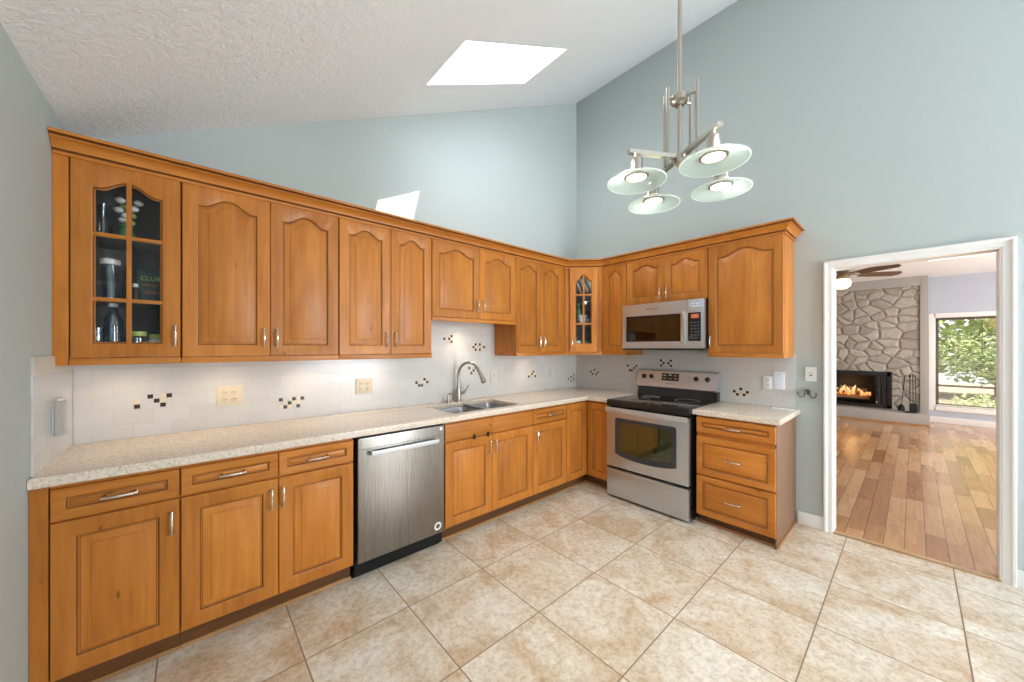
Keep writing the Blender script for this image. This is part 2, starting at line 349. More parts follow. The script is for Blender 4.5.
M_lime = plain('lime_print', (0.45, 0.62, 0.12), 0.5)
M_limelid = plain('lime_lid', (0.40, 0.50, 0.12), 0.4)
M_brownprint = plain('brown_print', (0.30, 0.12, 0.06), 0.5)
M_greybox = plain('grey_board', (0.22, 0.21, 0.20), 0.7)
M_bluebottle = pane_mat('pale_blue_bottle', (0.50, 0.66, 0.80), 0.15)
M_card = plain('white_card', (0.80, 0.84, 0.92), 0.6)
M_blue = plain('blue_print', (0.15, 0.25, 0.55), 0.5)
M_black_ink = plain('dark_ink', (0.05, 0.045, 0.045), 0.5)
M_brass = plain('antique_pewter', (0.20, 0.18, 0.15), 0.35, 1.0)
M_blind = plain('pale_blind_slat', (0.70, 0.66, 0.58), 0.5)
M_winframe = plain('bronze_window_frame', (0.09, 0.07, 0.055), 0.5)

# ------------------------------------------------------------------ mesh helpers
class MB:
    def __init__(s): s.bm = bmesh.new(); s.mi = 0
    def face(s, vs):
        f = s.bm.faces.new([s.bm.verts.new(v) if not isinstance(v, bmesh.types.BMVert) else v for v in vs]); f.material_index = s.mi; return f
    def box(s, x0, x1, y0, y1, z0, z1, bev=0.0, seg=2):
        t = bmesh.new(); bmesh.ops.create_cube(t, size=1.0)
        for v in t.verts:
            v.co = Vector(((x0 + x1) / 2 + v.co.x * (x1 - x0), (y0 + y1) / 2 + v.co.y * (y1 - y0), (z0 + z1) / 2 + v.co.z * (z1 - z0)))
        if bev: bmesh.ops.bevel(t, geom=t.edges[:], offset=bev, segments=seg, profile=0.7, affect='EDGES')
        s.merge(t); return s
    def merge(s, t, mat=None):
        if mat is not None: bmesh.ops.transform(t, matrix=mat, verts=t.verts)
        mp = {v: s.bm.verts.new(v.co) for v in t.verts}
        for f in t.faces:
            try:
                g = s.bm.faces.new([mp[v] for v in f.verts]); g.material_index = s.mi
            except ValueError: pass
        t.free(); return s
    def tube(s, pts, r, seg=10, caps=True):
        pts = [Vector(p) for p in pts]; n = len(pts); rs = r if isinstance(r, (list, tuple)) else [r] * n
        rings = []; up = None
        for i, p in enumerate(pts):
            d = (pts[min(i + 1, n - 1)] - pts[max(i - 1, 0)]).normalized()
            if up is None: up = Vector((0, 0, 1)) if abs(d.z) < 0.9 else Vector((1, 0, 0))
            a = d.cross(up).normalized(); b = a.cross(d).normalized(); up = b
            rings.append([s.bm.verts.new(p + (a * math.cos(2 * PI * k / seg) + b * math.sin(2 * PI * k / seg)) * rs[i]) for k in range(seg)])
        for i in range(n - 1):
            for k in range(seg):
                f = s.bm.faces.new((rings[i][k], rings[i][(k + 1) % seg], rings[i + 1][(k + 1) % seg], rings[i + 1][k])); f.material_index = s.mi
        if caps:
            for q in (rings[0][::-1], rings[-1]): s.bm.faces.new(q).material_index = s.mi
        return s
    def lathe(s, prof, c=(0, 0, 0), seg=20, mat=None):
        t = bmesh.new(); rings = []
        for (r, z) in prof:
            if r < 1e-6: rings.append([t.verts.new((0, 0, z))])
            else: rings.append([t.verts.new((r * math.cos(2 * PI * k / seg), r * math.sin(2 * PI * k / seg), z)) for k in range(seg)])
        for a, b in zip(rings, rings[1:]):
            if len(a) == 1 and len(b) == 1: continue
            for k in range(seg):
                k2 = (k + 1) % seg
                if len(a) == 1: t.faces.new((a[0], b[k], b[k2]))
                elif len(b) == 1: t.faces.new((a[k], a[k2], b[0]))
                else: t.faces.new((a[k], a[k2], b[k2], b[k]))
        bmesh.ops.recalc_face_normals(t, faces=t.faces)
        M = Matrix.Translation(c)
        if mat is not None: M = M @ mat
        return s.merge(t, M)
    def prism(s, poly, f0, f1):
        """poly: 2-D points; f0/f1 map a 2-D point to its 3-D place on either end."""
        a = [s.bm.verts.new(f0(p)) for p in poly]; b = [s.bm.verts.new(f1(p)) for p in poly]; n = len(poly)
        s.face(a); s.face(b[::-1])
        for i in range(n): s.face((a[i], b[i], b[(i + 1) % n], a[(i + 1) % n]))
        return s
    def ringfaces(s, A, B):
        n = len(A)
        for i in range(n): s.face((A[i], A[(i + 1) % n], B[(i + 1) % n], B[i]))
    def ring(s, pts): return [s.bm.verts.new(p) for p in pts]

def smooth(me, ang=35):
    me.polygons.foreach_set('use_smooth', [True] * len(me.polygons)); me.set_sharp_from_angle(angle=math.radians(ang))
def obj(name, mb, mats, parent=None, label=None, cat=None, group=None, kind=None, loc=(0, 0, 0), rotz=0, recalc=True):
    me = bpy.data.meshes.new(name)
    if recalc: bmesh.ops.recalc_face_normals(mb.bm, faces=mb.bm.faces)
    mb.bm.to_mesh(me); mb.bm.free(); smooth(me)
    for m in (mats if isinstance(mats, (list, tuple)) else [mats]): me.materials.append(m)
    o = bpy.data.objects.new(name, me); COL.objects.link(o); o.parent = parent
    o.location = loc; o.rotation_euler = (0, 0, rotz)
    if label: o['label'] = label
    if cat: o['category'] = cat
    if group: o['group'] = group
    if kind: o['kind'] = kind
    return o
def thing(name, label, cat, loc=(0, 0, 0), rotz=0, group=None):
    o = bpy.data.objects.new(name, None); COL.objects.link(o); o.location = loc; o.rotation_euler = (0, 0, rotz)
    o['label'] = label; o['category'] = cat
    if group: o['group'] = group
    return o
def struct(name, mb, mats, parent=None):
    return obj(name, mb, mats, parent, kind='structure' if parent is None else None)
def text(name, s, size, mat, parent, mtx, depth=0.0006, align='CENTER'):
    c = bpy.data.curves.new(name, 'FONT'); c.body = s; c.size = size; c.extrude = depth; c.align_x = align; c.align_y = 'CENTER'
    c.materials.append(mat)
    tmp = bpy.data.objects.new('lettering_curve', c); COL.objects.link(tmp); bpy.context.view_layer.update()
    me = bpy.data.meshes.new_from_object(tmp.evaluated_get(bpy.context.evaluated_depsgraph_get()))
    bpy.data.objects.remove(tmp)
    if not me.materials: me.materials.append(mat)
    o = bpy.data.objects.new(name, me); COL.objects.link(o); o.parent = parent; o.matrix_local = mtx; return o
FACE = Matrix.Rotation(PI / 2, 4, 'X')        # lettering upright on a front that faces local -y
def T(x, y, z): return Matrix.Translation((x, y, z))

# ------------------------------------------------------------------ room shell
LW, FW, H0, SL = -4.095, -6.2, 4.508, 0.5      # side wall, wall behind the camera, ceiling height at the stove wall, its slope
def cz(x): return H0 + SL * x
struct('floor', MB().box(LW - .15, 0.02, FW - .15, .15, -.12, 0), M_tile)
struct('wall_back', MB().box(LW - .15, 6.95, 0.0, .12, -.12, 5.0), M_wall)
b = MB()                                        # wall with the stove and the doorway
DY0, DY1, DZ = -2.440, -3.196, 2.010
b.box(0, .12, DY0, 0, -.12, 5.0); b.box(0, .12, FW - .15, DY1, -.12, 5.0); b.box(0, .12, DY1, DY0, DZ, 5.0)
struct('wall_right', b, M_wall)
b = MB(); b.box(LW - .15, LW, -4.2, .12, -.12, 3.2); b.box(LW - .15, LW, FW - .15, -5.6, -.12, 3.2); b.box(LW - .15, LW, -5.6, -4.2, 2.1, 3.2); b.box(LW - .15, LW, -5.6, -4.2, -.12, .04)
struct('wall_left', b, M_wall)
b = MB(); b.box(LW - .15, -1.7, FW - .15, FW, -.12, 5); b.box(-.1, .12, FW - .15, FW, -.12, 5); b.box(-1.7, -.1, FW - .15, FW, -.12, .15); b.box(-1.7, -.1, FW - .15, FW, 2.55, 5)
struct('wall_front', b, M_wall)
# sloped ceiling with a skylight shaft square to the slope
HX0, HX1, HY0, HY1, HS = -2.355, -1.37, -0.98, -0.478, 0.80
HYT = -1.34                                     # the shaft widens away from the sink wall towards its glass
nrm = Vector((-SL, 0, 1)).normalized()
def cp(x, y, t=0): return Vector((x, y, cz(x))) + nrm * t
b = MB()
xs = [LW - .15, HX0, HX1, .06]; ys = [FW - .15, HY0, HY1, .06]
for t in (0, .05):
    for i in range(3):
        for j in range(3):
            if (i, j) != (1, 1): b.face([cp(x, y, t) for x, y in ((xs[i], ys[j]), (xs[i + 1], ys[j]), (xs[i + 1], ys[j + 1]), (xs[i], ys[j + 1]))])
cs = [(HX0, HY0), (HX1, HY0), (HX1, HY1), (HX0, HY1)]
for k in range(4):
    p, q = cs[k], cs[(k + 1) % 4]; up = lambda v: (v[0], HYT if v[1] == HY0 else v[1]); b.face([cp(*p), cp(*q), cp(*up(q), HS), cp(*up(p), HS)])
struct('ceiling', b, M_ceil)
b = MB()                                        # curb and frame of the skylight
o_ = .06
def ringc(g, t): return [cp(HX0 - g, HYT - g, t), cp(HX1 + g, HYT - g, t), cp(HX1 + g, HY1 + g, t), cp(HX0 - g, HY1 + g, t)]
R = [b.ring(ringc(.0, HS)), b.ring(ringc(.07, HS - .05)), b.ring(ringc(.07, HS + .05)), b.ring(ringc(.0, HS + .05)), b.ring(ringc(0, HS))]
for p, q in zip(R, R[1:]): b.ringfaces(p, q)
sky = struct('window_1', b, M_white)
b = MB(); b.face([cp(HX0, HYT, HS + .015), cp(HX1, HYT, HS + .015), cp(HX1, HY1, HS + .015), cp(HX0, HY1, HS + .015)])
obj('pane', b, M_pane, sky)

# unseen windows added behind and beside the camera as openings for the fill lamps
def window_frame(name, axis, p0, p1, z0, z1, at, nm):
    """frame with mullions: axis 'x' spans x at y=at, axis 'y' spans y at x=at."""
    b = MB()
    def bx(a0, a1, c0, c1, g=.04):
        if axis == 'x': b.box(a0, a1, at - g, at + g, c0, c1)
        else: b.box(at - g, at + g, a0, a1, c0, c1)
    bx(p0, p0 + .06, z0, z1); bx(p1 - .06, p1, z0, z1); bx(p0, p1, z0, z0 + .06); bx(p0, p1, z1 - .06, z1)
    for k in range(1, nm): 
        m = p0 + (p1 - p0) * k / nm; bx(m - .03, m + .03, z0, z1)
    o = struct(name, b, M_white)
    q = MB()
    if axis == 'x': q.face([(p0, at, z0), (p1, at, z0), (p1, at, z1), (p0, at, z1)])
    else: q.face([(at, p0, z0), (at, p1, z0), (at, p1, z1), (at, p0, z1)])
    obj('pane', q, M_pane, o)
window_frame('window_2', 'x', -1.7, -.1, .15, 2.55, FW - .09, 2)
window_frame('window_3', 'y', -5.6, -4.2, .04, 2.1, LW - .09, 2)

# doorway casing, jamb lining, threshold, baseboards
b = MB()
cw = .054
cprof = [(0, .0), (0, .010), (.005, .014), (.030, .014), (.033, .020), (.040, .026), (.050, .026), (.054, .022), (.054, .0)]   # across the board: from the opening outward, standing off the wall
def casing(face, sgn):
    rows = []
    for w_, t_ in cprof:
        x = face + sgn * t_
        rows.append(b.ring([(x, DY0 + w_, 0), (x, DY0 + w_, DZ + w_), (x, DY1 - w_, DZ + w_), (x, DY1 - w_, 0)]))
    for p, q in zip(rows, rows[1:]):
        for k in range(3): b.face((p[k], p[k + 1], q[k + 1], q[k]))
    b.face([r[0] for r in rows]); b.face([r[3] for r in rows])
casing(0, -1); casing(.12, 1)
struct('trim_1', b, M_white)
b = MB(); b.box(-.008, .128, DY0 - .004, DY0 + .001, 0, DZ, .001); b.box(-.008, .128, DY1 - .001, DY1 + .006, 0, DZ, .001); b.box(-.008, .128, DY1 + .006, DY0 - .004, DZ - .006, DZ + .001, .001)
struct('trim_2', b, M_white)
struct('trim_3', MB().box(-.012, .03, DY1, DY0, 0.0, .012, .004), wood('threshold_wood', (.55, .36, .2), (.45, .28, .15), (.35, .2, .1), False, False))
def baseboard(name, pieces):
    b = MB()
    for x0, x1, y0, y1, h in pieces:
        b.box(x0, x1, y0, y1, 0, h, .004)
    return struct(name, b, M_white)
baseboard('baseboard_right', [(-.014, 0, DY0 + cw + .001, -2.228, .10), (-.014, 0, FW, DY1 - cw - .001, .10)])
baseboard('baseboard_left', [(LW, LW + .014, -4.2, -.66, .10), (LW, LW + .014, FW, -5.6, .10)])

# ------------------------------------------------------------------ living room beyond the doorway
LX, LY, LZ = 6.8, -6.1, 2.73
struct('floor.001', MB().box(.02, LX + .15, LY - .15, .15, -.12, .002), M_plank)
b = MB(); WY0, WY1, WZ0, WZ1 = -4.25, -3.10, .29, 1.98
b.box(LX, LX + .15, WY1, .12, -.12, 3.2); b.box(LX, LX + .15, LY - .15, WY0, -.12, 3.2); b.box(LX, LX + .15, WY0, WY1, -.12, WZ0); b.box(LX, LX + .15, WY0, WY1, WZ1, 3.2)
struct('wall_living_far', b, M_lwall)
b = MB(); b.box(.12, 1.5, LY - .15, LY, -.12, 3.2); b.box(5.7, LX + .15, LY - .15, LY, -.12, 3.2); b.box(1.5, 5.7, LY - .15, LY, -.12, .5); b.box(1.5, 5.7, LY - .15, LY, 2.3, 3.2)
struct('wall_living_side', b, M_lwall)
window_frame('window_4', 'x', 1.5, 5.7, .5, 2.3, LY - .04, 3)  # unseen side window added as the opening for its fill lamp
b = MB()                                        # flat ceiling with its own skylight
SX0, SX1, SY0, SY1 = 3.3, 4.80, -4.4, -3.0
xs = [.11, SX0, SX1, LX + .1]; ys = [LY - .1, SY0, SY1, .1]
for t in (0, .05):
    for i in range(3):
        for j in range(3):
            if (i, j) != (1, 1): b.face([(x, y, LZ + t) for x, y in ((xs[i], ys[j]), (xs[i + 1], ys[j]), (xs[i + 1], ys[j + 1]), (xs[i], ys[j + 1]))])
cs = [(SX0, SY0), (SX1, SY0), (SX1, SY1), (SX0, SY1)]
for k in range(4):
    p, q = cs[k], cs[(k + 1) % 4]; b.face([(*p, LZ), (*q, LZ), (*q, LZ + .5), (*p, LZ + .5)])
struct('ceiling.001', b, M_ceil)
b = MB()
for x0, x1, y0, y1 in ((SX0 - .06, SX0 + .02, SY0 - .06, SY1 + .06), (SX1 - .02, SX1 + .06, SY0 - .06, SY1 + .06), (SX0, SX1, SY0 - .06, SY0 + .02), (SX0, SX1, SY1 - .02, SY1 + .06)): b.box(x0, x1, y0, y1, LZ + .5, LZ + .57)
s2 = struct('window_5', b, M_white)
b = MB(); b.face([(SX0, SY0, LZ + .53), (SX1, SY0, LZ + .53), (SX1, SY1, LZ + .53), (SX0, SY1, LZ + .53)]); obj('pane', b, M_diffuser, s2)

# far window: white casing, bronze sash with a mid rail
b = MB()
for y0, y1, z0, z1 in ((WY1 - .02, WY1 + .065, WZ0 - .065, WZ1 + .065), (WY0 - .065, WY0 + .02, WZ0 - .065, WZ1 + .065), (WY0, WY1, WZ1 - .02, WZ1 + .065), (WY0, WY1, WZ0 - .065, WZ0 + .02)): b.box(LX - .02, LX + .03, y0, y1, z0, z1, .004)
wf = struct('window_6', b, M_white)
b = MB(); g = .04
for y0, y1, z0, z1 in ((WY1 - .02 - g, WY1 - .02, WZ0 + .02, WZ1 - .02), (WY0 + .02, WY0 + .02 + g, WZ0 + .02, WZ1 - .02), (WY0 + .02, WY1 - .02, WZ1 - .02 - g, WZ1 - .02), (WY0 + .02, WY1 - .02, WZ0 + .02, WZ0 + .02 + g), (WY0 + .02, WY1 - .02, .675, .71)): b.box(LX + .06, LX + .11, y0, y1, z0, z1)
obj('sash', b, M_winframe, wf)
b = MB(); b.face([(LX + .085, WY0 + .02, WZ0 + .02), (LX + .085, WY1 - .02, WZ0 + .02), (LX + .085, WY1 - .02, WZ1 - .02), (LX + .085, WY0 + .02, WZ1 - .02)]); obj('pane', b, M_pane, wf)
baseboard('baseboard_living', [(LX - .015, LX, LY, -3.02, .11)])
bl = thing('window_blind', 'open horizontal slat blind hanging in the living room window', 'blind', (LX + .045, (WY0 + WY1) / 2, WZ1 - .03))
wh = (WY1 - WY0) / 2 - .03
obj('headrail', MB().box(-.014, .014, -wh, wh, -.03, 0, .002), M_winframe, bl)
b = MB(); n = 44
for k in range(n):
    z = -.05 - k * (1.56 / n); b.box(-.011, .011, -wh, wh, z - .0006, z + .0006)
obj('slats', b, M_blind, bl)
obj('bottom_rail', MB().box(-.012, .012, -wh, wh, -1.635, -1.615, .002), M_blind, bl)
for yy in (-.32, .32): obj('ladder_cord', MB().tube([(-.012, yy, -.03), (-.012, yy, -1.62)], .002, 6), M_blind, bl)
obj('tilt_wand', MB().tube([(-.016, .02, -.03), (-.018, .02, -.75)], .004, 6), M_winframe, bl)

# chimney, hearth, firebox
FX = 6.45
ch = thing('fireplace', 'fieldstone chimney with black firebox and raised grey hearth', 'fireplace', (FX, -1.75, 0))
FY0, FY1, FZ0, FZ1 = -.80, .42, .235, .915          # firebox opening, local y
b = MB()
b.box(0, LX - FX, FY1, 1.3, 0, 2.57); b.box(0, LX - FX, -1.18, FY0, 0, 2.57); b.box(0, LX - FX, FY0, FY1, FZ1, 2.57); b.box(0, LX - FX, FY0, FY1, 0, FZ0)
obj('stone_face', b, M_stone, ch)
b = MB(); b.box(-.03, LX - FX, -1.275, -1.175, 0, LZ - .001, .006); b.box(-.03, LX - FX, -1.175, 1.3, 2.56, LZ - .001, .006)
obj('stone_border', b, M_concrete, ch)
obj('hearth', MB().box(-.36, 0, -1.285, 1.3, 0.025, .20, .008), M_concrete, ch)
obj('hearth_base_strip', MB().box(-.375, 0, -1.295, 1.3, 0, .028, .004), M_shoe, ch)
b = MB(); b.box(.31, .33, FY0, FY1, FZ0, FZ1); b.box(0, .33, FY0, FY0 + .02, FZ0, FZ1); b.box(0, .33, FY1 - .02, FY1, FZ0, FZ1); b.box(0, .33, FY0, FY1, FZ1 - .02, FZ1); b.box(0, .33, FY0, FY1, FZ0, FZ0 + .02)
obj('firebox', b, M_firebrick, ch)
b = MB()
for y0, y1, z0, z1 in ((FY0 - .02, FY0 + .05, FZ0 - .01, FZ1 + .02), (FY1 - .05, FY1 + .02, FZ0 - .01, FZ1 + .02), (FY0, FY1, FZ1 - .07, FZ1 + .02), (FY0, FY1, FZ0 - .01, FZ0 + .05)): b.box(-.035, .01, y0, y1, z0, z1, .004)
obj('surround', b, M_black, ch)
for k, yy in enumerate((FY0 + .06, FY0 + .135)):
    d = MB(); d.box(-.03 - .02 * k, -.015 - .02 * k, yy, yy + .07, FZ0 + .05, FZ1 - .07, .003)
    fd = obj('folding_door', d, M_glossblk, ch)
    if k: obj('knob', MB().lathe([(0, 0), (.012, .004), (.012, .016), (0, .022)], (-.05, yy + .055, FZ0 + .10), 10, Matrix.Rotation(-PI / 2, 4, 'Y')), M_chrome, fd)
grate = MB()
for k in range(7): grate.tube([(.08, -.45 + k * .12, FZ0 + .11), (.26, -.45 + k * .12, FZ0 + .11)], .008, 6)
grate.tube([(.09, -.48, FZ0 + .11), (.09, .3, FZ0 + .11)], .008, 6); grate.tube([(.25, -.48, FZ0 + .11), (.25, .3, FZ0 + .11)], .008, 6)
for yy in (-.42, .26):
    for xx in (.09, .25): grate.tube([(xx, yy, FZ0 + .02), (xx, yy, FZ0 + .11)], .008, 6)
obj('fire_grate', grate, M_iron, ch)
for k, (x0, y0, z0, x1, y1, z1, r) in enumerate(((.12, -.5, .165, .13, .26, .165, .05), (.22, -.44, .17, .21, .32, .17, .055), (.15, -.40, .25, .20, .16, .26, .045), (.12, -.15, .25, .22, .30, .30, .042), (.20, -.46, .29, .13, -.06, .34, .036))):
    p = [Vector((x0, y0, z0 + FZ0)).lerp(Vector((x1, y1, z1 + FZ0)), t / 5) for t in range(6)]
    p = [q + Vector((random.uniform(-.006, .006),) * 3) for q in p]
    lg = thing('fire_log', ['thick charred log lying at the front of the fire', 'thick charred log lying at the back of the fire', 'charred log laid across the two lower fire logs', 'short charred log leaning up towards the chimney wall', 'thin charred log resting at the top of the fire'][k], 'log', (FX, -1.75, 0), 0, 'burning logs in the fireplace')
    obj('bark', MB().tube(p, [r * random.uniform(.92, 1.08) for _ in p], 10, False), M_log, lg)
    for q, d in ((p[0], p[0] - p[1]), (p[-1], p[-1] - p[-2])):
        e = MB(); d.normalize(); e.lathe([(0, 0.002), (r * .95, 0), (r * .6, .004), (0, .004)], q, 10, d.to_track_quat('Z', 'Y').to_matrix().to_4x4())
        obj('cut_end', e, M_brownprint, lg)
fl = thing('flame', 'yellow and orange flames rising from the burning logs', 'fire', (FX, -1.75, FZ0 + .2))
random.seed(11)
for k in range(16):
    yy = -.50 + k * .052 + random.uniform(-.02, .02); hh = (.06 + .16 * math.exp(-((yy + .20) / .20) ** 2)) * random.uniform(.7, 1.0); xx = random.uniform(.02, .2); r0 = random.uniform(.022, .036)
    pts = []; rr = []
    for i in range(8):
        t = i / 7; pts.append((xx + .012 * math.sin(5 * t + k), yy + .03 * math.sin(4 * t + 1.7 * k) * t, hh * t)); rr.append(max(.001, r0 * (math.sin(PI * min(1, .25 + .75 * t)) ** .8)))
    obj('flame_tongue', MB().tube(pts, rr, 7), M_flame, fl)
pl = bpy.data.lights.new('fire_glow', 'POINT'); pl.energy = 1.2; pl.color = (1, .55, .22); pl.shadow_soft_size = .12
po = bpy.data.objects.new('fire_glow', pl); COL.objects.link(po); po.location = (FX + .14, -1.98, FZ0 + .46)

# fire tools standing on the hearth
ft = thing('fireplace_tool_set', 'black iron fireplace tools on a stand at the hearth corner', 'fireplace tools', (6.28, -2.80, .20))
obj('stand', MB().lathe([(0, 0), (.09, 0), (.09, .012), (.03, .022), (0, .022)], (0, 0, 0), 20), M_iron, ft)
b = MB(); b.tube([(0, 0, .02), (0, 0, .66)], .007, 8); b.tube([(0, -.07, .60), (0, .07, .60)], .006, 8); b.lathe([(0, .64), (.016, .66), (.016, .69), (0, .71)], (0, 0, 0), 10)
obj('post', b, M_iron, ft)
b = MB(); b.tube([(-.03, .065, .64), (-.03, .105, .14)], .006, 8); b.tube([(-.03, .064, .64), (-.03, .058, .70)], [.009, .007], 8)
br_ = obj('broom', b, M_iron, ft)
obj('bristles', MB().lathe([(0, 0), (.052, 0), (.044, .07), (.018, .12), (0, .12)], (-.03, .108, .03), 14), M_blackm, br_)
b = MB(); b.tube([(-.03, -.035, .66), (-.03, -.04, .17)], .006, 8); b.tube([(-.03, -.035, .66), (-.03, -.034, .71)], [.009, .007], 8)
sh = obj('shovel', b, M_iron, ft)
b = MB(); b.prism([(-.05, .02), (.05, .02), (.056, .14), (.03, .18), (-.03, .18), (-.056, .14)], lambda p: (-.045, p[0] - .045, p[1]), lambda p: (-.035, p[0] - .045, p[1]))
obj('scoop', b, M_iron, sh)
obj('poker', MB().tube([(.03, -.065, .70), (.03, -.075, .06), (.03, -.09, .03), (.03, -.105, .05)], .006, 8), M_iron, ft)

# ceiling fan
fn = thing('ceiling_fan', 'ceiling fan with dark wood blades and a lit bowl lamp', 'ceiling fan', (2.70, -2.225, 2.590))
obj('canopy', MB().lathe([(0, LZ - 2.59), (.07, LZ - 2.59), (.065, LZ - 2.64), (.02, LZ - 2.66), (.02, -.13), (0, -.13)]), M_nickel, fn)
obj('motor', MB().lathe([(0, -.12), (.085, -.12), (.115, -.15), (.115, -.22), (.075, -.26), (.05, -.29), (0, -.29)], seg=28), M_brass, fn)
for k in range(5):
    a = math.radians(-126 + 72 * k)
    b = MB(); pts = [(.19, -.045), (.30, -.062), (.58, -.068), (.625, -.04), (.635, 0), (.625, .04), (.58, .068), (.30, .062), (.19, .045)]
    f = lambda dz: (lambda p: (p[0] * math.cos(a) - p[1] * math.sin(a), p[0] * math.sin(a) + p[1] * math.cos(a), -.245 - p[1] * .24 + dz))
    b.prism(pts, f(0), f(.006)); bd = obj('blade', b, M_fanwood, fn)
    b = MB(); b.tube([(math.cos(a) * r, math.sin(a) * r, z) for r, z in ((.09, -.225), (.16, -.235), (.27, -.24))], .009, 8); obj('blade_arm', b, M_brass, bd)
obj('lamp_bowl', MB().lathe([(.045, -.285), (.075, -.30), (.090, -.335), (.082, -.385), (.045, -.418), (0, -.425)], seg=24), M_fanbulb, fn)

# yard seen through the far window
struct('ground', MB().box(7.2, 24, -16, 6, -.5, -.32), M_yard)
struct('path', MB().box(9.6, 10.9, -16, 6, -.33, -.30), M_path)
def tree(loc, blobs, trunk, label, mats, cat='tree', name='tree', leaf=.13, n=420, group=None):
    t = thing(name, label, cat, loc, 0, group)
    b = MB(); rnd = random.Random(hash(label) % 999 if False else len(label) * 7 + n)
    for (cx, cy, czz, rx, ry, rz) in blobs:
        for _ in range(n):
            d = Vector((rnd.gauss(0, 1), rnd.gauss(0, 1), rnd.gauss(0, 1))).normalized() * (rnd.random() ** .45)
            c = Vector((cx + d.x * rx, cy + d.y * ry, czz + d.z * rz))
            u = Vector((rnd.gauss(0, 1), rnd.gauss(0, 1), rnd.gauss(0, .6))).normalized(); v = u.cross(Vector((rnd.gauss(0, 1), rnd.gauss(0, 1), rnd.gauss(0, 1)))).normalized()
            s = leaf * rnd.uniform(.6, 1.2)
            b.face([c - u * s, c + v * s * .42, c + u * s, c - v * s * .42])
    obj('foliage', b, mats, t, recalc=False)
    if trunk:
        b = MB(); r, h = trunk; b.tube([(0, 0, 0), (.04, .03, h * .5), (0, 0, h)], [r, r * .8, r * .5], 8)
        for (cx, cy, czz, rx, ry, rz) in blobs: b.tube([(0, 0, h * .6), (cx * .5, cy * .5, (h * .6 + czz) / 2 + .1), (cx, cy, czz)], [r * .4, r * .3, r * .12], 6)
        obj('trunk', b, M_bark, t)
    return t
tree((13.4, -4.6, -.32), [(0, .2, 3.6, 1.1, 1.5, 1.1), (.1, -.7, 2.75, 1.0, 1.2, .85)], (.10, 3.0), 'yellow-green tree whose crown fills the top of the window view', M_leafy, leaf=.13, n=900)
tree((17.0, -6.0, -.32), [(0, 0, 3.2, 1.9, 2.2, 1.9), (0, 1.7, 2.0, 1.6, 1.6, 1.6), (0, -2.0, 2.2, 1.7, 1.8, 1.6), (.3, -.3, 1.0, 1.5, 2.2, .9)], (.14, 2.6), 'deep green tree standing behind the yellow-green tree', M_leafg, leaf=.2, n=800)
tree((11.85, -4.3, -.32), [(0, .3, 1.45, .42, .85, .75), (0, -.7, 1.2, .42, .75, .65)], (.05, 1.2), 'soft green sapling just across the path from the window', M_leafd, leaf=.085, n=620)
tree((8.6, -3.70, -.32), [(0, 0, .42, .42, .40, .38)], None, 'small soft green shrub just outside the window', M_leafd, 'bush', 'garden_bush', .05, 500)
tree((8.7, -4.75, -.32), [(0, 0, .40, .42, .42, .36)], None, 'small yellow-green shrub just outside the window', M_leafy, 'bush', 'garden_bush', .05, 500)

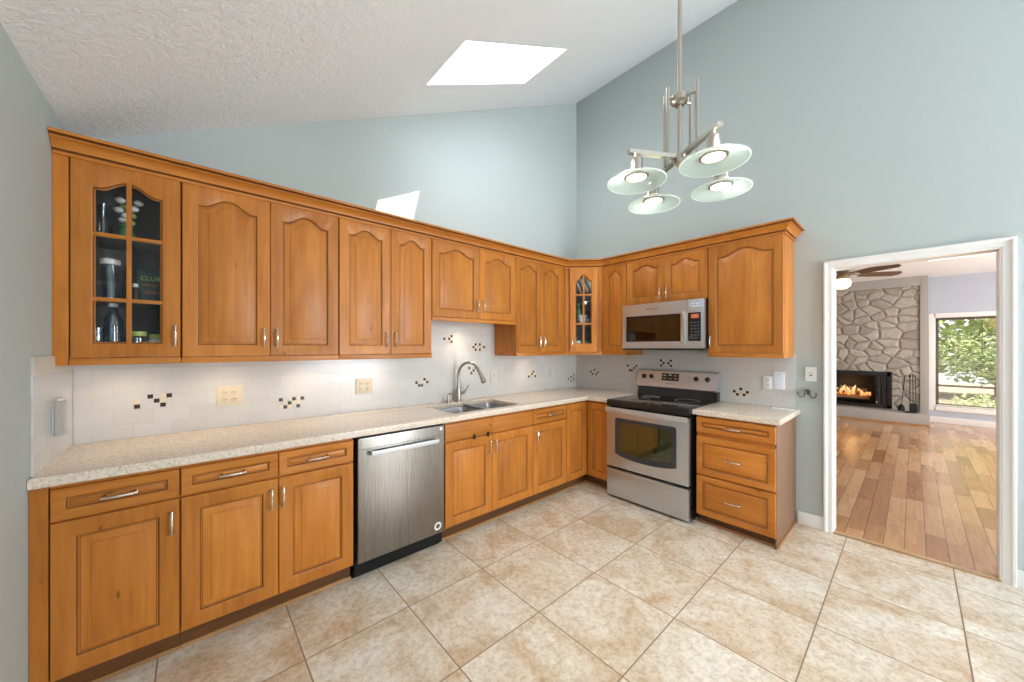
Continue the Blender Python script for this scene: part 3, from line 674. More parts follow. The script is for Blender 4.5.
# ------------------------------------------------------------------ cabinet parts (local frame: x along the wall, front faces -y, wall at y=0)
def arch(u):
    a = min(1, max(0, (abs(u) - .06) / .80)); return .5 * (1 + math.cos(PI * a))
def door(parent, x0, x1, z0, z1, yf, rise=0.0, s=.058, sb=.058, st=.05, th=.02, name='door', pane=False, flat=False, mat=None, raise_w=.030):
    """framed door or drawer front with a raised centre panel (or glazing) whose head may be arched"""
    mat = mat or M_wood
    N = 20 if rise else 2
    xl, xr = x0 + s, x1 - s
    def opening(o, y):
        pts = [(xl + o, y, z0 + sb + o), (xr - o, y, z0 + sb + o)]
        for k in range(N + 1):
            t = k / N; x = (xr - o) + ((xl + o) - (xr - o)) * t; u = 2 * t - 1
            pts.append((x, y, z1 - st - rise - o + rise * arch(u)))
        return pts
    def outer(i, y):
        pts = [(x0 + i, y, z0 + i), (x1 - i, y, z0 + i)]
        for k in range(N + 1): pts.append((x1 - i + (x0 - x1 + 2 * i) * k / N, y, z1 - i))
        return pts
    b = MB()
    if flat:
        b.box(x0, x1, yf, yf + th, z0, z1, .003); return obj(name, b, mat, parent)
    R = [b.ring(outer(0, yf + th)), b.ring(outer(0, yf + .003)), b.ring(outer(.003, yf)), b.ring(opening(0, yf))]
    b.ringfaces(R[0], R[1]); b.ringfaces(R[1], R[2]); b.ringfaces(R[2], R[3])
    r3b = b.ring(opening(.005, yf + .003)); b.ringfaces(R[3], r3b)
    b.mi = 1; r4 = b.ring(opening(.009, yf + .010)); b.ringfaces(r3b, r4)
    b.mi = 0
    if pane:
        r5 = b.ring(opening(.012, yf + .011)); r6 = b.ring(opening(.012, yf + th)); b.ringfaces(r4, r5); b.ringfaces(r5, r6); b.ringfaces(r6, R[0])
        xm = (x0 + x1) / 2; zt = z1 - st + .004; zb = z0 + sb
        b.box(xm - .009, xm + .009, yf + .002, yf + th - .002, zb, zt - .004, .003)
        for zz in pane: b.box(xl, xr, yf + .003, yf + th - .003, zz - .009, zz + .009, .003)
    else:
        r5 = b.ring(opening(.015, yf + .0105)); b.ringfaces(r4, r5)
        r6 = b.ring(opening(.015, yf + th)); b.ringfaces(r5, r6); b.ringfaces(r6, R[0])
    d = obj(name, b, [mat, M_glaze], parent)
    p = MB()
    if pane:
        p.face(opening(.004, yf + .012)); obj('glass_pane', p, M_pane, d)
    else:
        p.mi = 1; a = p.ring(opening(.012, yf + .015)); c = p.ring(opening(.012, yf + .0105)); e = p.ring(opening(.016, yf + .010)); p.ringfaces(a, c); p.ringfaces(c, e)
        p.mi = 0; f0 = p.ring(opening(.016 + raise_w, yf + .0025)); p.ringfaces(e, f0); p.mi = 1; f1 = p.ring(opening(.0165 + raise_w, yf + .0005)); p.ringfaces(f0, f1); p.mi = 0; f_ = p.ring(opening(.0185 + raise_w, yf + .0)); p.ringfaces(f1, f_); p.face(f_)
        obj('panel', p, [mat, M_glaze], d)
    return d
def pull(parent, x, z, yf, vert=True, L=.10):
    """bow pull with turned feet"""
    b = MB(); h = L / 2
    def P(t, y): return (x, y, z + t) if vert else (x + t, y, z)
    pts = [P(-h, yf - .020), P(-h * .8, yf - .026), P(-h * .4, yf - .030), P(0, yf - .031), P(h * .4, yf - .030), P(h * .8, yf - .026), P(h, yf - .020)]
    b.tube(pts, [.0055, .0050, .0040, .0058, .0040, .0050, .0055], 8)
    for t in (-h * .86, h * .86):
        b.tube([P(t, yf), P(t, yf - .004), P(t, yf - .010), P(t, yf - .026)], [.0085, .0085, .0045, .0045], 8)
    return obj('handle', b, M_chrome, parent)

UF, UZ0, UZD0, UZD1, UZ1 = -.33, 1.327, 1.360, 2.268, 2.30      # upper cabinets: front of the doors, light rail, doors, box top
UD = -.309
def upper(name, label, w_, loc, rotz=0, z0=UZD0, glass=False, rail=True, xa=0.0, wall_pad=0):
    t = thing(name, label, 'cabinet', loc, rotz)
    b = MB()
    if not glass: b.box(xa, w_, UD, -.002, z0, UZ1)
    else:
        for q in ((xa, xa + .018, UD, -.002, z0, UZ1), (w_ - .018, w_, UD, -.002, z0, UZ1), (xa, w_, UD, -.002, z0, z0 + .02), (xa, w_, UD, -.002, UZ1 - .02, UZ1)): b.box(*q)
    obj('carcass', b, M_wood, t)
    if rail:
        b = MB(); b.box(xa, w_, UF - .004, UF + .022, z0 - .033, z0 - .002, .004); b.box(xa, xa + .018, UF, -.002, z0 - .033, z0, .002); b.box(w_ - .018, w_, UF, -.002, z0 - .033, z0, .002)
        obj('light_rail', b, M_woodh, t)
    return t
G = .0022
def twodoors(t, w_, xm, z0, hz, rise, **kw):
    dl = door(t, G, xm - G / 2, z0, UZD1, UF, rise, **kw); pull(dl, xm - .032, hz, UF)
    dr = door(t, xm + G / 2, w_ - G, z0, UZD1, UF, rise, **kw); pull(dr, xm + .032, hz, UF)

# wall with the sink, from the side wall to the corner
xg = -4.046
t = upper('upper_cabinet', 'upper cabinet with six-pane arched glass door against the side wall', .368, (xg, 0, 0), glass=True)
MZ1, MZ0 = 1.937, 1.634
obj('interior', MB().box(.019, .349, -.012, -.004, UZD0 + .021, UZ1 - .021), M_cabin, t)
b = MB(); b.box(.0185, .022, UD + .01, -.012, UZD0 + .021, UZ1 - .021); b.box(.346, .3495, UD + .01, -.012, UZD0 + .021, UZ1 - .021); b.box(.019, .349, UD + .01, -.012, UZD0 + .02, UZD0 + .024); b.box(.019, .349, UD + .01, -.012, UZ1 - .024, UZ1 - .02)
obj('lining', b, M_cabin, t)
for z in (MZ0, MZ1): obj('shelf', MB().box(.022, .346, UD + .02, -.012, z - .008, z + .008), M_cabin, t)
d = door(t, G, .368 - G, UZD0, UZD1, UF, .045, s=.062, sb=.062, st=.066, pane=(MZ0, MZ1)); pull(d, .368 - .020, 1.467, UF)
obj('filler', MB().box(LW + .001 - xg, -.002, UF + .004, -.002, UZ0, UZ1, .002), M_wood, t)
t = upper('upper_cabinet', 'wide two-door upper cabinet next to the six-pane glass cabinet', .760, (-3.675, 0, 0)); twodoors(t, .760, .383, UZD0, 1.467, .050)
t = upper('upper_cabinet', 'full-height two-door upper cabinet just before the sink recess', .682, (-2.913, 0, 0)); twodoors(t, .682, .352, UZD0, 1.467, .045)
t = upper('upper_cabinet', 'short two-door upper cabinet raised over the sink', .892, (-2.229, 0, 0), z0=1.655); twodoors(t, .892, .467, 1.655, 1.765, .045)
t = upper('upper_cabinet', 'narrow two-door upper cabinet between the sink recess and the corner', .716, (-1.336, 0, 0)); twodoors(t, .676, .342, UZD0, 1.467, .045, s=.052)
obj('filler', MB().box(.676, .716, UF + .004, -.002, UZ0, UZ1, .002), M_wood, t)
# diagonal corner cabinet
cx0, cy0, cw_ = -.62, -.33, .40
ca = thing('upper_cabinet', 'diagonal corner upper cabinet with a narrow six-pane glass door', 'cabinet', (cx0, cy0, 0), -PI / 4)
def cl(p): # world xy -> local of the corner cabinet
    dx, dy = p[0] - cx0, p[1] - cy0; c = math.sqrt(.5); return (dx * c - dy * c, dx * c + dy * c)
foot = [cl(p) for p in ((-.617, -.333), (-.617, -.003), (-.003, -.003), (-.003, -.612), (-.334, -.612))]
def slab(b, z0, z1, sh=0): b.prism(foot, lambda p: (p[0], p[1], z0), lambda p: (p[0], p[1], z1))
b = MB(); slab(b, UZD0, UZD0 + .02); slab(b, UZ1 - .02, UZ1)
wl = [cl(p) for p in ((-.617, -.333), (-.617, -.003), (-.003, -.003), (-.003, -.612), (-.334, -.612))]
for p, q in zip(wl, wl[1:]):
    n_ = Vector((q[1] - p[1], -(q[0] - p[0]), 0)).normalized() * .012
    b.prism([p, q, (q[0] + n_.x, q[1] + n_.y), (p[0] + n_.x, p[1] + n_.y)], lambda v: (v[0], v[1], UZD0), lambda v: (v[0], v[1], UZ1))
for x0, x1 in ((.004, .050), (.350, .396)): b.box(x0, x1, .004, .024, UZ0, UZ1)
obj('carcass', b, M_wood, ca)
for z in (1.662, 1.975):
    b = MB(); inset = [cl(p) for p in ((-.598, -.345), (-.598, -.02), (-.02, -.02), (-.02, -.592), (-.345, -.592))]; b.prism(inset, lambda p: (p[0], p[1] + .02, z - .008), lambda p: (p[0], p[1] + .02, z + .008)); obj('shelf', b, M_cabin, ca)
b = MB()
for p, q in zip(inset[1:], inset[2:3] + inset[3:4]): b.prism([p, q, (q[0], q[1] - .004), (p[0], p[1] - .004)], lambda v: (v[0], v[1], UZD0 + .021), lambda v: (v[0], v[1], UZ1 - .021))
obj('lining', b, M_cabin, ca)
obj('light_rail', MB().box(.002, .398, -.006, .02, UZ0, UZD0 - .002, .004), M_woodh, ca)
d = door(ca, .052, .348, UZD0, UZD1, -.018, .065, s=.056, sb=.082, st=.070, pane=(1.662, 1.975)); pull(d, .075, 1.455, -.018)
# wall with the stove
RB = -PI / 2
t = upper('upper_cabinet', 'narrow single-door upper cabinet between the corner and the microwave', .284, (0, -.613, 0), RB)
d = door(t, .014, .284 - G, UZD0, UZD1, UF, .045, s=.055); obj('filler', MB().box(0, .012, UF + .004, UD, UZ0, UZ1), M_wood, t)
t = upper('upper_cabinet', 'short two-door upper cabinet above the microwave', .770, (0, -.899, 0), RB, z0=1.835, rail=False); twodoors(t, .770, .389, 1.835, 1.915, .040)
t = upper('upper_cabinet', 'wide single-door upper cabinet at the end by the doorway', .529, (0, -1.673, 0), RB)
d = door(t, G, .529 - G, UZD0, UZD1, UF, .052, s=.060); pull(d, .024, 1.46, UF, L=.085)
# crown over all upper cabinets
prof = [(-.018, 2.264), (.008, 2.264), (.009, 2.275), (.004, 2.278), (.004, 2.282), (.016, 2.286), (.018, 2.292), (.022, 2.303), (.031, 2.314), (.044, 2.321), (.052, 2.323), (.052, 2.329), (.048, 2.331), (.048, 2.334), (.066, 2.337), (.067, 2.350), (-.018, 2.350)]
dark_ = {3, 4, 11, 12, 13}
path = [(LW + .002, -.33), (-.62, -.33), (-.334, -.616), (-.33, -.616), (-.33, -2.204), (-.003, -2.204)]
path = [(LW + .002, -.33), (-.615, -.33), (-.33, -.615), (-.33, -2.204), (-.003, -2.204)]
def mitred(path, o):
    out = []
    for i, p in enumerate(path):
        P = Vector(p); ns = []
        for a, c in ((i - 1, i), (i, i + 1)):
            if a >= 0 and c < len(path):
                d = (Vector(path[c]) - Vector(path[a])).normalized(); ns.append(Vector((d.y, -d.x)))
        n = sum(ns, Vector((0, 0))).normalized(); k = 1 / max(.3, n.dot(ns[0])); out.append(P + n * o * k)
    return out
b = MB(); rows = []
cols = [mitred(path, o) for o, z in prof]
for i in range(len(path)): rows.append([b.bm.verts.new((cols[j][i].x, cols[j][i].y, prof[j][1])) for j in range(len(prof))])
for r0, r1 in zip(rows, rows[1:]):
    for k in range(len(prof)):
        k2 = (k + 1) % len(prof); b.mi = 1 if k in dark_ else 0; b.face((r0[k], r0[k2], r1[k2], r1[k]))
b.mi = 0
b.face(rows[0]); b.face(rows[-1][::-1])
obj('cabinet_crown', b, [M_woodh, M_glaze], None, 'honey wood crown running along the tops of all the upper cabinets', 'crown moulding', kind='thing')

# ------------------------------------------------------------------ base cabinets
BF, BD, TZ, BZ1 = -.63, -.609, .10, .868
DRZ0, DRZ1, BDZ0, BDZ1 = .732, .855, .113, .722
def base(label, w_, loc, rotz=0, name='base_cabinet', hollow=False):
    t = thing(name, label, 'cabinet', loc, rotz)
    b = MB()
    if hollow:
        for q in ((0, .018, BD, -.003, TZ, BZ1), (w_ - .018, w_, BD, -.003, TZ, BZ1), (.018, w_ - .018, BD, -.003, TZ, TZ + .018), (.018, w_ - .018, -.012, -.003, TZ, BZ1), (.018, w_ - .018, BD, BD + .018, TZ, BZ1)): b.box(*q)
    else: b.box(0, w_, BD, -.003, TZ, BZ1)
    obj('carcass', b, M_wood, t)
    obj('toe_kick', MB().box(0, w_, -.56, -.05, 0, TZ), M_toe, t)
    obj('shoe_moulding', MB().box(0, w_, -.572, -.56, 0, .018, .005), M_shoe, t)
    return t
def drawer(t, x0, x1, z0=DRZ0, z1=DRZ1, handle=True, s=.034, name='drawer', hz=None):
    d = door(t, x0, x1, z0, z1, BF, 0, s=s, sb=s, st=s, name=name, mat=M_woodh, raise_w=.012)
    if handle: pull(d, (x0 + x1) / 2, hz or (z0 + z1) / 2, BF, vert=False)
    return d
SB = dict(s=.060, sb=.060, st=.060)
t = base('single-door base cabinet with one drawer against the side wall', .371, (-4.046, 0, 0))
drawer(t, G, .369); d = door(t, G, .369, BDZ0, BDZ1, BF, **SB); pull(d, .345, .624, BF)
obj('filler', MB().box(LW + .001 + 4.046, -.002, BF + .004, -.003, TZ - .09, BZ1, .002), M_wood, t)
t = base('two-door base cabinet with two drawers next to the dishwasher', .758, (-3.674, 0, 0))
for x0, x1, hx in ((G, .377, .347), (.380, .758 - G, .398)):
    drawer(t, x0, x1); d = door(t, x0, x1, BDZ0, BDZ1, BF, **SB); pull(d, hx, .624, BF)
t = base('two-door sink base cabinet with plain false drawer fronts', .886, (-2.293, 0, 0), hollow=True)
for x0, x1, hx in ((G, .428, .400), (.431, .886 - G, .457)):
    f_ = door(t, x0, x1, DRZ0 + .005, DRZ1, BF, flat=True, name='false_front', mat=M_woodh)
    d = door(t, x0, x1, BDZ0, BDZ1, BF, **SB); pull(d, hx, .624, BF)
for x in (.255, .385): obj('child_latch', MB().box(x - .009, x + .009, BF - .008, BF, .712, .750, .003), M_blackm, t)
t = base('single-door base cabinet with one drawer between the sink and the corner', .456, (-1.405, 0, 0))
drawer(t, G, .456 - G); d = door(t, G, .456 - G, BDZ0, BDZ1, BF, **SB); pull(d, .034, .624, BF)
# corner base with two leaves meeting at an inside corner
t = thing('base_cabinet', 'corner base cabinet whose two leaves meet at the inside corner by the stove', 'cabinet', (-.947, 0, 0))
X0 = .947
ell = [(0, -.003), (X0 - .003, -.003), (X0 - .003, -.886), (X0 + BD, -.886), (X0 + BD, BD), (0, BD)]
b = MB(); b.prism(ell, lambda p: (p[0], p[1], TZ), lambda p: (p[0], p[1], BZ1)); obj('carcass', b, M_wood, t)
ell2 = [(0, -.05), (X0 - .05, -.05), (X0 - .05, -.886), (X0 - .56, -.886), (X0 - .56, -.56), (0, -.56)]
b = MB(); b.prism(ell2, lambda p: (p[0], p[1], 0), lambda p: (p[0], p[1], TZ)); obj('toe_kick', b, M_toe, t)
b = MB(); b.box(0, X0 - .56, -.572, -.56, 0, .018, .004); b.box(X0 - .572, X0 - .56, -.868, -.56, 0, .018, .004); obj('shoe_moulding', b, M_shoe, t)
door(t, G, X0 + BF - .003, BDZ0, DRZ1, BF, **SB)
d2 = door(t, 0, .246, BDZ0, DRZ1, BF, s=.055, sb=.060, st=.060)
d2.location = (X0, -.637, 0); d2.rotation_euler = (0, 0, RB)
# drawer base by the doorway
t = base('three-drawer base cabinet between the stove and the doorway', .514, (0, -1.690, 0), RB)
drawer(t, G, .523, .735, .857); drawer(t, G, .523, .405, .703, s=.040, hz=.555); drawer(t, G, .523, .085, .392, s=.040, hz=.245)
obj('end_panel', MB().box(.514, .525, BD + .004, -.003, .0, BZ1, .001), wood('end_panel_brown', (.22, .115, .062), (.19, .095, .05), (.155, .075, .04), True, False), t)
obj('end_shoe_moulding', MB().box(.525, .536, -.572, -.003, 0, .018, .005), M_shoe, t)

# worktops
def top_poly(name, poly, label, holes=None):
    CT0, CT1 = .872, .914
    bm = bmesh.new()
    vs = [bm.verts.new((x, y, CT0)) for x, y in poly]; es = [bm.edges.new((vs[i], vs[(i + 1) % len(vs)])) for i in range(len(vs))]
    if holes:
        for h in holes:
            hv = [bm.verts.new((x, y, CT0)) for x, y in h]; es += [bm.edges.new((hv[i], hv[(i + 1) % len(hv)])) for i in range(len(hv))]
    bmesh.ops.triangle_fill(bm, use_beauty=True, edges=es)
    ret = bmesh.ops.extrude_face_region(bm, geom=bm.faces[:])
    for v in [g for g in ret['geom'] if isinstance(g, bmesh.types.BMVert)]: v.co.z = CT1
    bmesh.ops.recalc_face_normals(bm, faces=bm.faces)
    rim = [e for e in bm.edges if len(e.link_faces) == 2 and e.calc_face_angle(0) > 1.2 and abs(e.verts[0].co.z - e.verts[1].co.z) < 1e-5]
    bmesh.ops.bevel(bm, geom=rim, offset=.009, segments=3, profile=.6, affect='EDGES')
    b = MB(); b.bm.free(); b.bm = bm
    return obj(name, b, M_quartz, None, label, 'worktop')
def rrect(x0, x1, y0, y1, r, n=5):
    pts = []
    for cx, cy, a0 in ((x1 - r, y1 - r, 0), (x0 + r, y1 - r, 90), (x0 + r, y0 + r, 180), (x1 - r, y0 + r, 270)):
        for k in range(n + 1):
            a = math.radians(a0 + 90 * k / n); pts.append((cx + r * math.cos(a), cy + r * math.sin(a)))
    return pts
SKX0, SKX1, SKY0, SKY1 = -2.175, -1.485, -.560, -.115
SKM = -1.775
holes = [rrect(SKX0, SKX1, SKY0, SKY1, .06)]
top_poly('countertop', [(LW + .002, -.002), (-.002, -.002), (-.002, -.888), (-.648, -.888), (-.648, -.648), (LW + .002, -.648)], 'speckled beige L-shaped worktop running from the side wall past the sink to the stove', holes)
top_poly('countertop', [(-.002, -1.668), (-.002, -2.243), (-.645, -2.243), (-.645, -1.668)], 'small speckled beige worktop on the drawer cabinet by the doorway')

# sink
sk = thing('kitchen_sink', 'stainless double-bowl sink set into the long worktop', 'sink', (0, 0, .914))
def basin(x0, x1, depth):
    b = MB(); rings = []
    for g_, z, r in ((-.022, -.043, .06), (.0, -.043, .055), (.004, -.06, .055), (.02, -depth + .03, .05), (.045, -depth, .045)):
        rings.append(b.ring([(x, y, z) for x, y in rrect(x0 + g_, x1 - g_, SKY0 + g_ * .9, SKY1 - g_ * .9, r)]))
    for p, q in zip(rings, rings[1:]): b.ringfaces(p, q)
    cx, cy = (x0 + x1) / 2, (SKY0 + SKY1) / 2
    b.face(rings[-1])
    o = obj('bowl', b, M_sink, sk)
    obj('drain', MB().lathe([(0, .004), (.02, .002), (.038, .004), (.042, 0), (.045, 0.0)], (cx, cy, -depth + .001), 20), M_chrome, o)
basin(SKX0 - .004, SKM - .010, .20); basin(SKM + .010, SKX1 + .004, .18)
obj('divider', MB().box(SKM - .016, SKM + .016, SKY0 - .01, SKY1 + .01, -.047, -.020, .008), M_sink, sk)

fc = thing('kitchen_faucet', 'brushed nickel gooseneck faucet standing behind the sink', 'faucet', (-1.815, -.070, .914))
obj('body', MB().lathe([(0, 0), (.030, 0), (.030, .006), (.025, .012), (.024, .06), (.021, .11), (.016, .135), (0, .135)], seg=20), M_nickeld, fc)
pts = [(0, 0, .10), (0, 0, .18), (0, 0, .24)]; R_ = .118; zc = .240
for k in range(0, 11):
    a = PI - k * math.radians(16.0); pts.append((.036 * (1 + math.cos(a)), -R_ * (1 + math.cos(a)), zc + R_ * math.sin(a)))
obj('neck', MB().tube(pts, .0125, 12), M_nickeld, fc)
p1 = Vector(pts[-1]); dr = (Vector(pts[-1]) - Vector(pts[-2])).normalized()
obj('spray_head', MB().tube([p1 - dr * .01, p1 + dr * .02, p1 + dr * .07, p1 + dr * .105, p1 + dr * .108], [.0135, .015, .021, .023, .018], 14), M_nickeld, fc)
lv = obj('lever', MB().tube([(.02, 0, .075), (.045, -.005, .075), (.06, -.008, .08), (.075, -.012, .10), (.10, -.02, .145)], [.017, .017, .013, .008, .006], 10), M_nickeld, fc)
sp_ = thing('soap_dispenser', 'small metal soap dispenser behind the sink beside the faucet', 'soap dispenser', (-1.925, -.075, .914))
obj('pump_base', MB().lathe([(0, 0), (.024, 0), (.022, .01), (.013, .03), (.011, .055), (0, .055)], seg=16), M_nickeld, sp_)
obj('spout', MB().tube([(0, 0, .05), (0, 0, .075), (.004, -.012, .082), (.01, -.05, .076)], [.008, .008, .008, .006], 10), M_nickeld, sp_)

# ------------------------------------------------------------------ backsplashes with mosaic squares
def backsplash(name, label, pieces, loc, rotz, squares, creams=()):
    """pieces: x0,x1,z0,z1 on the local wall; squares: clusters of (x,z) centres"""
    t = thing(name, label, 'backsplash', loc, rotz)
    b = MB()
    for x0, x1, z0, z1 in pieces: b.box(x0, x1, -.008, -.001, z0, z1)
    obj('tile_field', b, M_subway, t)
    for dk in squares:
        xs_ = [p[0] for p in dk]; zs_ = [p[1] for p in dk]; xo, zo = min(xs_), min(zs_)
        b = MB(); used = set()
        for x, z in dk:
            i, j = round((x - xo) / .0255), round((z - zo) / .0255); used.add((i, j)); b.box(xo + i * .0255 - .0115, xo + i * .0255 + .0115, -.0095, -.0075, zo + j * .0255 - .0115, zo + j * .0255 + .0115, .001)
        m_ = obj('mosaic_inlay', b, M_dark, t)
        b = MB(); imax = max(i for i, j in used); jmax = max(j for i, j in used); k = 0
        for i in range(imax + 1):
            for j in range(jmax + 1):
                if (i, j) not in used and ((i - 1, j) in used or (i + 1, j) in used) and (i + j) % 2 == 0 or ((i, j) not in used and (i, j - 1) in used and (i * 3 + j) % 4 == 1):
                    b.box(xo + i * .0255 - .0115, xo + i * .0255 + .0115, -.009, -.0075, zo + j * .0255 - .0115, zo + j * .0255 + .0115, .001); k += 1
        if k: obj('cream_inlay', b, M_tan, m_)
        else: b.bm.free()
    return t
A_sq = [[(-3.861, 1.083), (-3.811, 1.133), (-3.786, 1.108), (-3.761, 1.083), (-3.736, 1.133)],
        [(-3.189, 1.054), (-3.164, 1.004), (-3.138, 1.029), (-3.113, 1.054), (-3.087, 1.004), (-3.062, 1.054)],
        [(-1.926, 1.486), (-1.875, 1.486), (-1.849, 1.511), (-1.849, 1.461)],
        [(-1.602, 1.411), (-1.576, 1.436), (-1.525, 1.436), (-1.576, 1.386), (-1.525, 1.386), (-1.474, 1.411)],
        [(-1.652, 1.211), (-1.576, 1.211), (-1.601, 1.186), (-1.627, 1.160), (-1.550, 1.186)],
        [(-.853, 1.085), (-.802, 1.110), (-.776, 1.136), (-.751, 1.085)],
        [(-.168, 1.017), (-.117, 1.042), (-.066, 1.066), (-.066, 1.017), (-.117, .991)],
        [(-2.200, 1.105), (-2.174, 1.080), (-2.124, 1.130), (-2.098, 1.105), (-2.149, 1.080)]]
backsplash('backsplash', 'white subway tile backsplash with mosaic insets on the sink wall', [(LW + .009, -2.231, .914, 1.36), (-2.231, -1.334, .914, 1.655), (-1.334, -.001, .914, 1.36)], (0, 0, 0), 0, A_sq)
B_sq = [[(.229, 1.112), (.280, 1.137), (.305, 1.087), (.331, 1.112), (.254, 1.087)],
        [(.724, 1.205), (.749, 1.155), (.800, 1.180), (.826, 1.205), (.775, 1.155)],
        [(1.105, 1.280), (1.131, 1.255), (1.105, 1.222), (1.181, 1.255), (1.207, 1.280), (1.207, 1.230)],
        [(1.777, 1.016), (1.828, 1.041), (1.803, .990), (1.854, .990), (1.879, 1.016)]]
backsplash('backsplash', 'white subway tile backsplash with mosaic insets behind the stove', [(.009, .897, .914, 1.36), (.897, 1.673, .90, 1.42), (1.673, 2.214, .914, 1.36)], (0, 0, 0), RB, B_sq)
t = backsplash('backsplash', 'short white tile return on the side wall at the worktop end', [(-.605, -.009, .914, 1.372)], (LW, 0, 0), PI / 2, [[(-.236, 1.02), (-.211, 1.045), (-.185, 1.02), (-.185, 1.071)]])
obj('cream_edge_tile', MB().box(-.605, -.009, -.0095, -.0075, 1.298, 1.372), M_ivory, t)

# ------------------------------------------------------------------ dishwasher
dw = thing('dishwasher', 'stainless dishwasher between the base cabinets', 'dishwasher', (-2.907, 0, 0))
obj('tub', MB().box(.004, .606, -.60, -.02, .02, .866), M_blackm, dw)
dd = obj('door', MB().box(.010, .598, -.645, -.60, .112, .860, .006), M_steelv, dw)
b = MB(); b.box(.075, .535, -.690, -.676, .754, .782, .004); b.box(.075, .10, -.68, -.64, .760, .780, .003); b.box(.51, .535, -.68, -.64, .760, .780, .003)
obj('handle', b, M_silver, dd)
obj('control_seam', MB().box(.010, .598, -.6462, -.6452, .792, .795), M_slot, dd)
RX = Matrix.Rotation(PI / 2, 4, 'X')
obj('round_badge', MB().lathe([(.016, 0), (.016, .002), (.028, .002), (.028, 0)], (.548, -.645, .165), 24, RX), M_whiteplas, dd)
obj('corner_badge', MB().lathe([(0, .002), (.011, .002), (.011, 0)], (.572, -.645, .838), 16, RX), M_whiteplas, dd)
obj('toe_panel', MB().box(.0, .60, -.575, -.50, .0, .105, .003), M_blackm, dw)

# ------------------------------------------------------------------ stove
st_ = thing('stove', 'freestanding stainless electric range with black glass cooktop', 'stove', (0, -.903, 0), RB)
W = .762; q0, q1 = .005, W - .005
obj('body', MB().box(q0, q1, -.655, -.02, .035, .865), M_black, st_)
b = MB(); b.box(0.0, W, -.692, -.02, .862, .915, .008); obj('cooktop_frame', b, M_black, st_)
ct = obj('cooktop_glass', MB().box(.012, W - .012, -.680, -.10, .914, .919, .002), M_glossblk, st_)
for cx, cy, r in ((.21, -.50, .105), (.56, -.50, .085), (.21, -.24, .08), (.56, -.24, .105)): obj('burner_ring', MB().lathe([(r - .003, 0), (r, .0006), (r + .003, 0)], (cx, cy, .919), 36), M_greyplas, ct)
od = obj('oven_door', MB().box(q0, q1, -.698, -.658, .298, .838, .006), M_steel, st_)
b = MB(); b.box(.006, W - .006, -.728, -.710, .808, .852, .008); b.box(.02, .055, -.72, -.69, .81, .848, .003); b.box(W - .055, W - .02, -.72, -.69, .81, .848, .003)
obj('handle', b, M_silver, od)
def wpoly(x0, x1, z0, z1, bow, n=12, r=.02):
    pts = [(x0, z1 - r), (x0 + r * .3, z1 - r * .3), (x0 + r, z1), (x1 - r, z1), (x1 - r * .3, z1 - r * .3), (x1, z1 - r)]
    for k in range(n + 1):
        t = k / n; pts.append((x1 + (x0 - x1) * t, z0 + bow - bow * math.sin(PI * t) ** .7))
    return pts
po_, pi_ = wpoly(.098, .662, .388, .758, .036), wpoly(.138, .622, .436, .726, .030)
b = MB(); A = b.ring([(x, -0.6970, z) for x, z in po_]); B = b.ring([(x, -0.7030, z) for x, z in po_]); C_ = b.ring([(x, -0.7030, z) for x, z in pi_]); D = b.ring([(x, -0.6980, z) for x, z in pi_])
b.ringfaces(A, B); b.ringfaces(B, C_); b.ringfaces(C_, D)
wn = obj('window_surround', b, plain('dark_grey_enamel', (.035, .04, .048), .25), od)
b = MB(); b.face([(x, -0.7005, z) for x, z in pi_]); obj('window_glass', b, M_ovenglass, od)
b = MB(); b.face([(x, -0.6995, z) for x, z in pi_]); obj('oven_interior', b, plain('oven_interior_reflection', (.16, .165, .085), .6), od)  # olive sheet carries the painted green reflection behind the glass
dr_ = obj('warming_drawer', MB().box(q0, q1, -.694, -.658, .022, .276, .006), M_steel, st_)
obj('drawer_lip', MB().box(q0, q1, -.706, -.690, .252, .278, .006), M_steel, dr_)
for x in (.05, W - .05):
    for y in (-.62, -.08): obj('foot', MB().lathe([(0, 0), (.02, 0), (.02, .012), (.012, .016), (.012, .036), (0, .036)], (x, y, 0), 12), M_blackm, st_)
b = MB(); b.prism([(-.020, .905), (-.095, .905), (-.085, 1.005), (-.020, 1.005)], lambda p: (-.012, p[0], p[1]), lambda p: (W - .001, p[0], p[1])); obj('backguard_base', b, M_black, st_)
tl = (.110 - .075) / .165
b = MB(); b.prism([(-.020, 1.0), (-.105, 1.0), (-.112, 1.01), (-.078, 1.168), (-.066, 1.175), (-.020, 1.175)], lambda p: (-.018, p[0], p[1]), lambda p: (W + .000, p[0], p[1]))
bgd = obj('backguard', b, M_steel, st_)
tilt = math.atan2(.034, .158)
def bgm(x, s_): # place on the tilted control face; s_ up the face from z=1.01
    return Matrix.Translation((x, -.112 + .034 * s_ / .158, 1.01 + s_)) @ Matrix.Rotation(-tilt, 4, 'X')
for x in (.060, .140, .580, .680):
    b = MB(); b.lathe([(0, 0.022), (.016, .022), (.019, .016), (.0215, .004), (.024, .0), (0, 0)], (0, 0, 0), 20, RX); b.box(-.004, .004, -.032, -.018, -.018, .018, .002)
    k = obj('knob', b, M_black, bgd); k.matrix_local = bgm(x, .10)
dp = obj('display', MB().box(-.085, .085, -.004, .004, -.035, .040, .002), M_glossblk, bgd); dp.matrix_local = bgm(.335, .10)
b = MB()
for (x, z, w__, h_) in ((-.055, .018, .03, .012), (.0, .022, .035, .014), (.05, .018, .022, .012), (-.055, -.012, .03, .008), (-.01, -.015, .012, .010), (.014, -.015, .012, .010), (.055, -.012, .022, .012)): b.box(x - w__ / 2, x + w__ / 2, -.0052, -.0035, z - h_ / 2, z + h_ / 2)
kk = obj('key_pads', b, M_greyplas, dp)
text('brand_lettering', 'MAYTAG', .020, M_black_ink, bgd, bgm(.335, .035) @ T(0, -.001, 0) @ FACE)

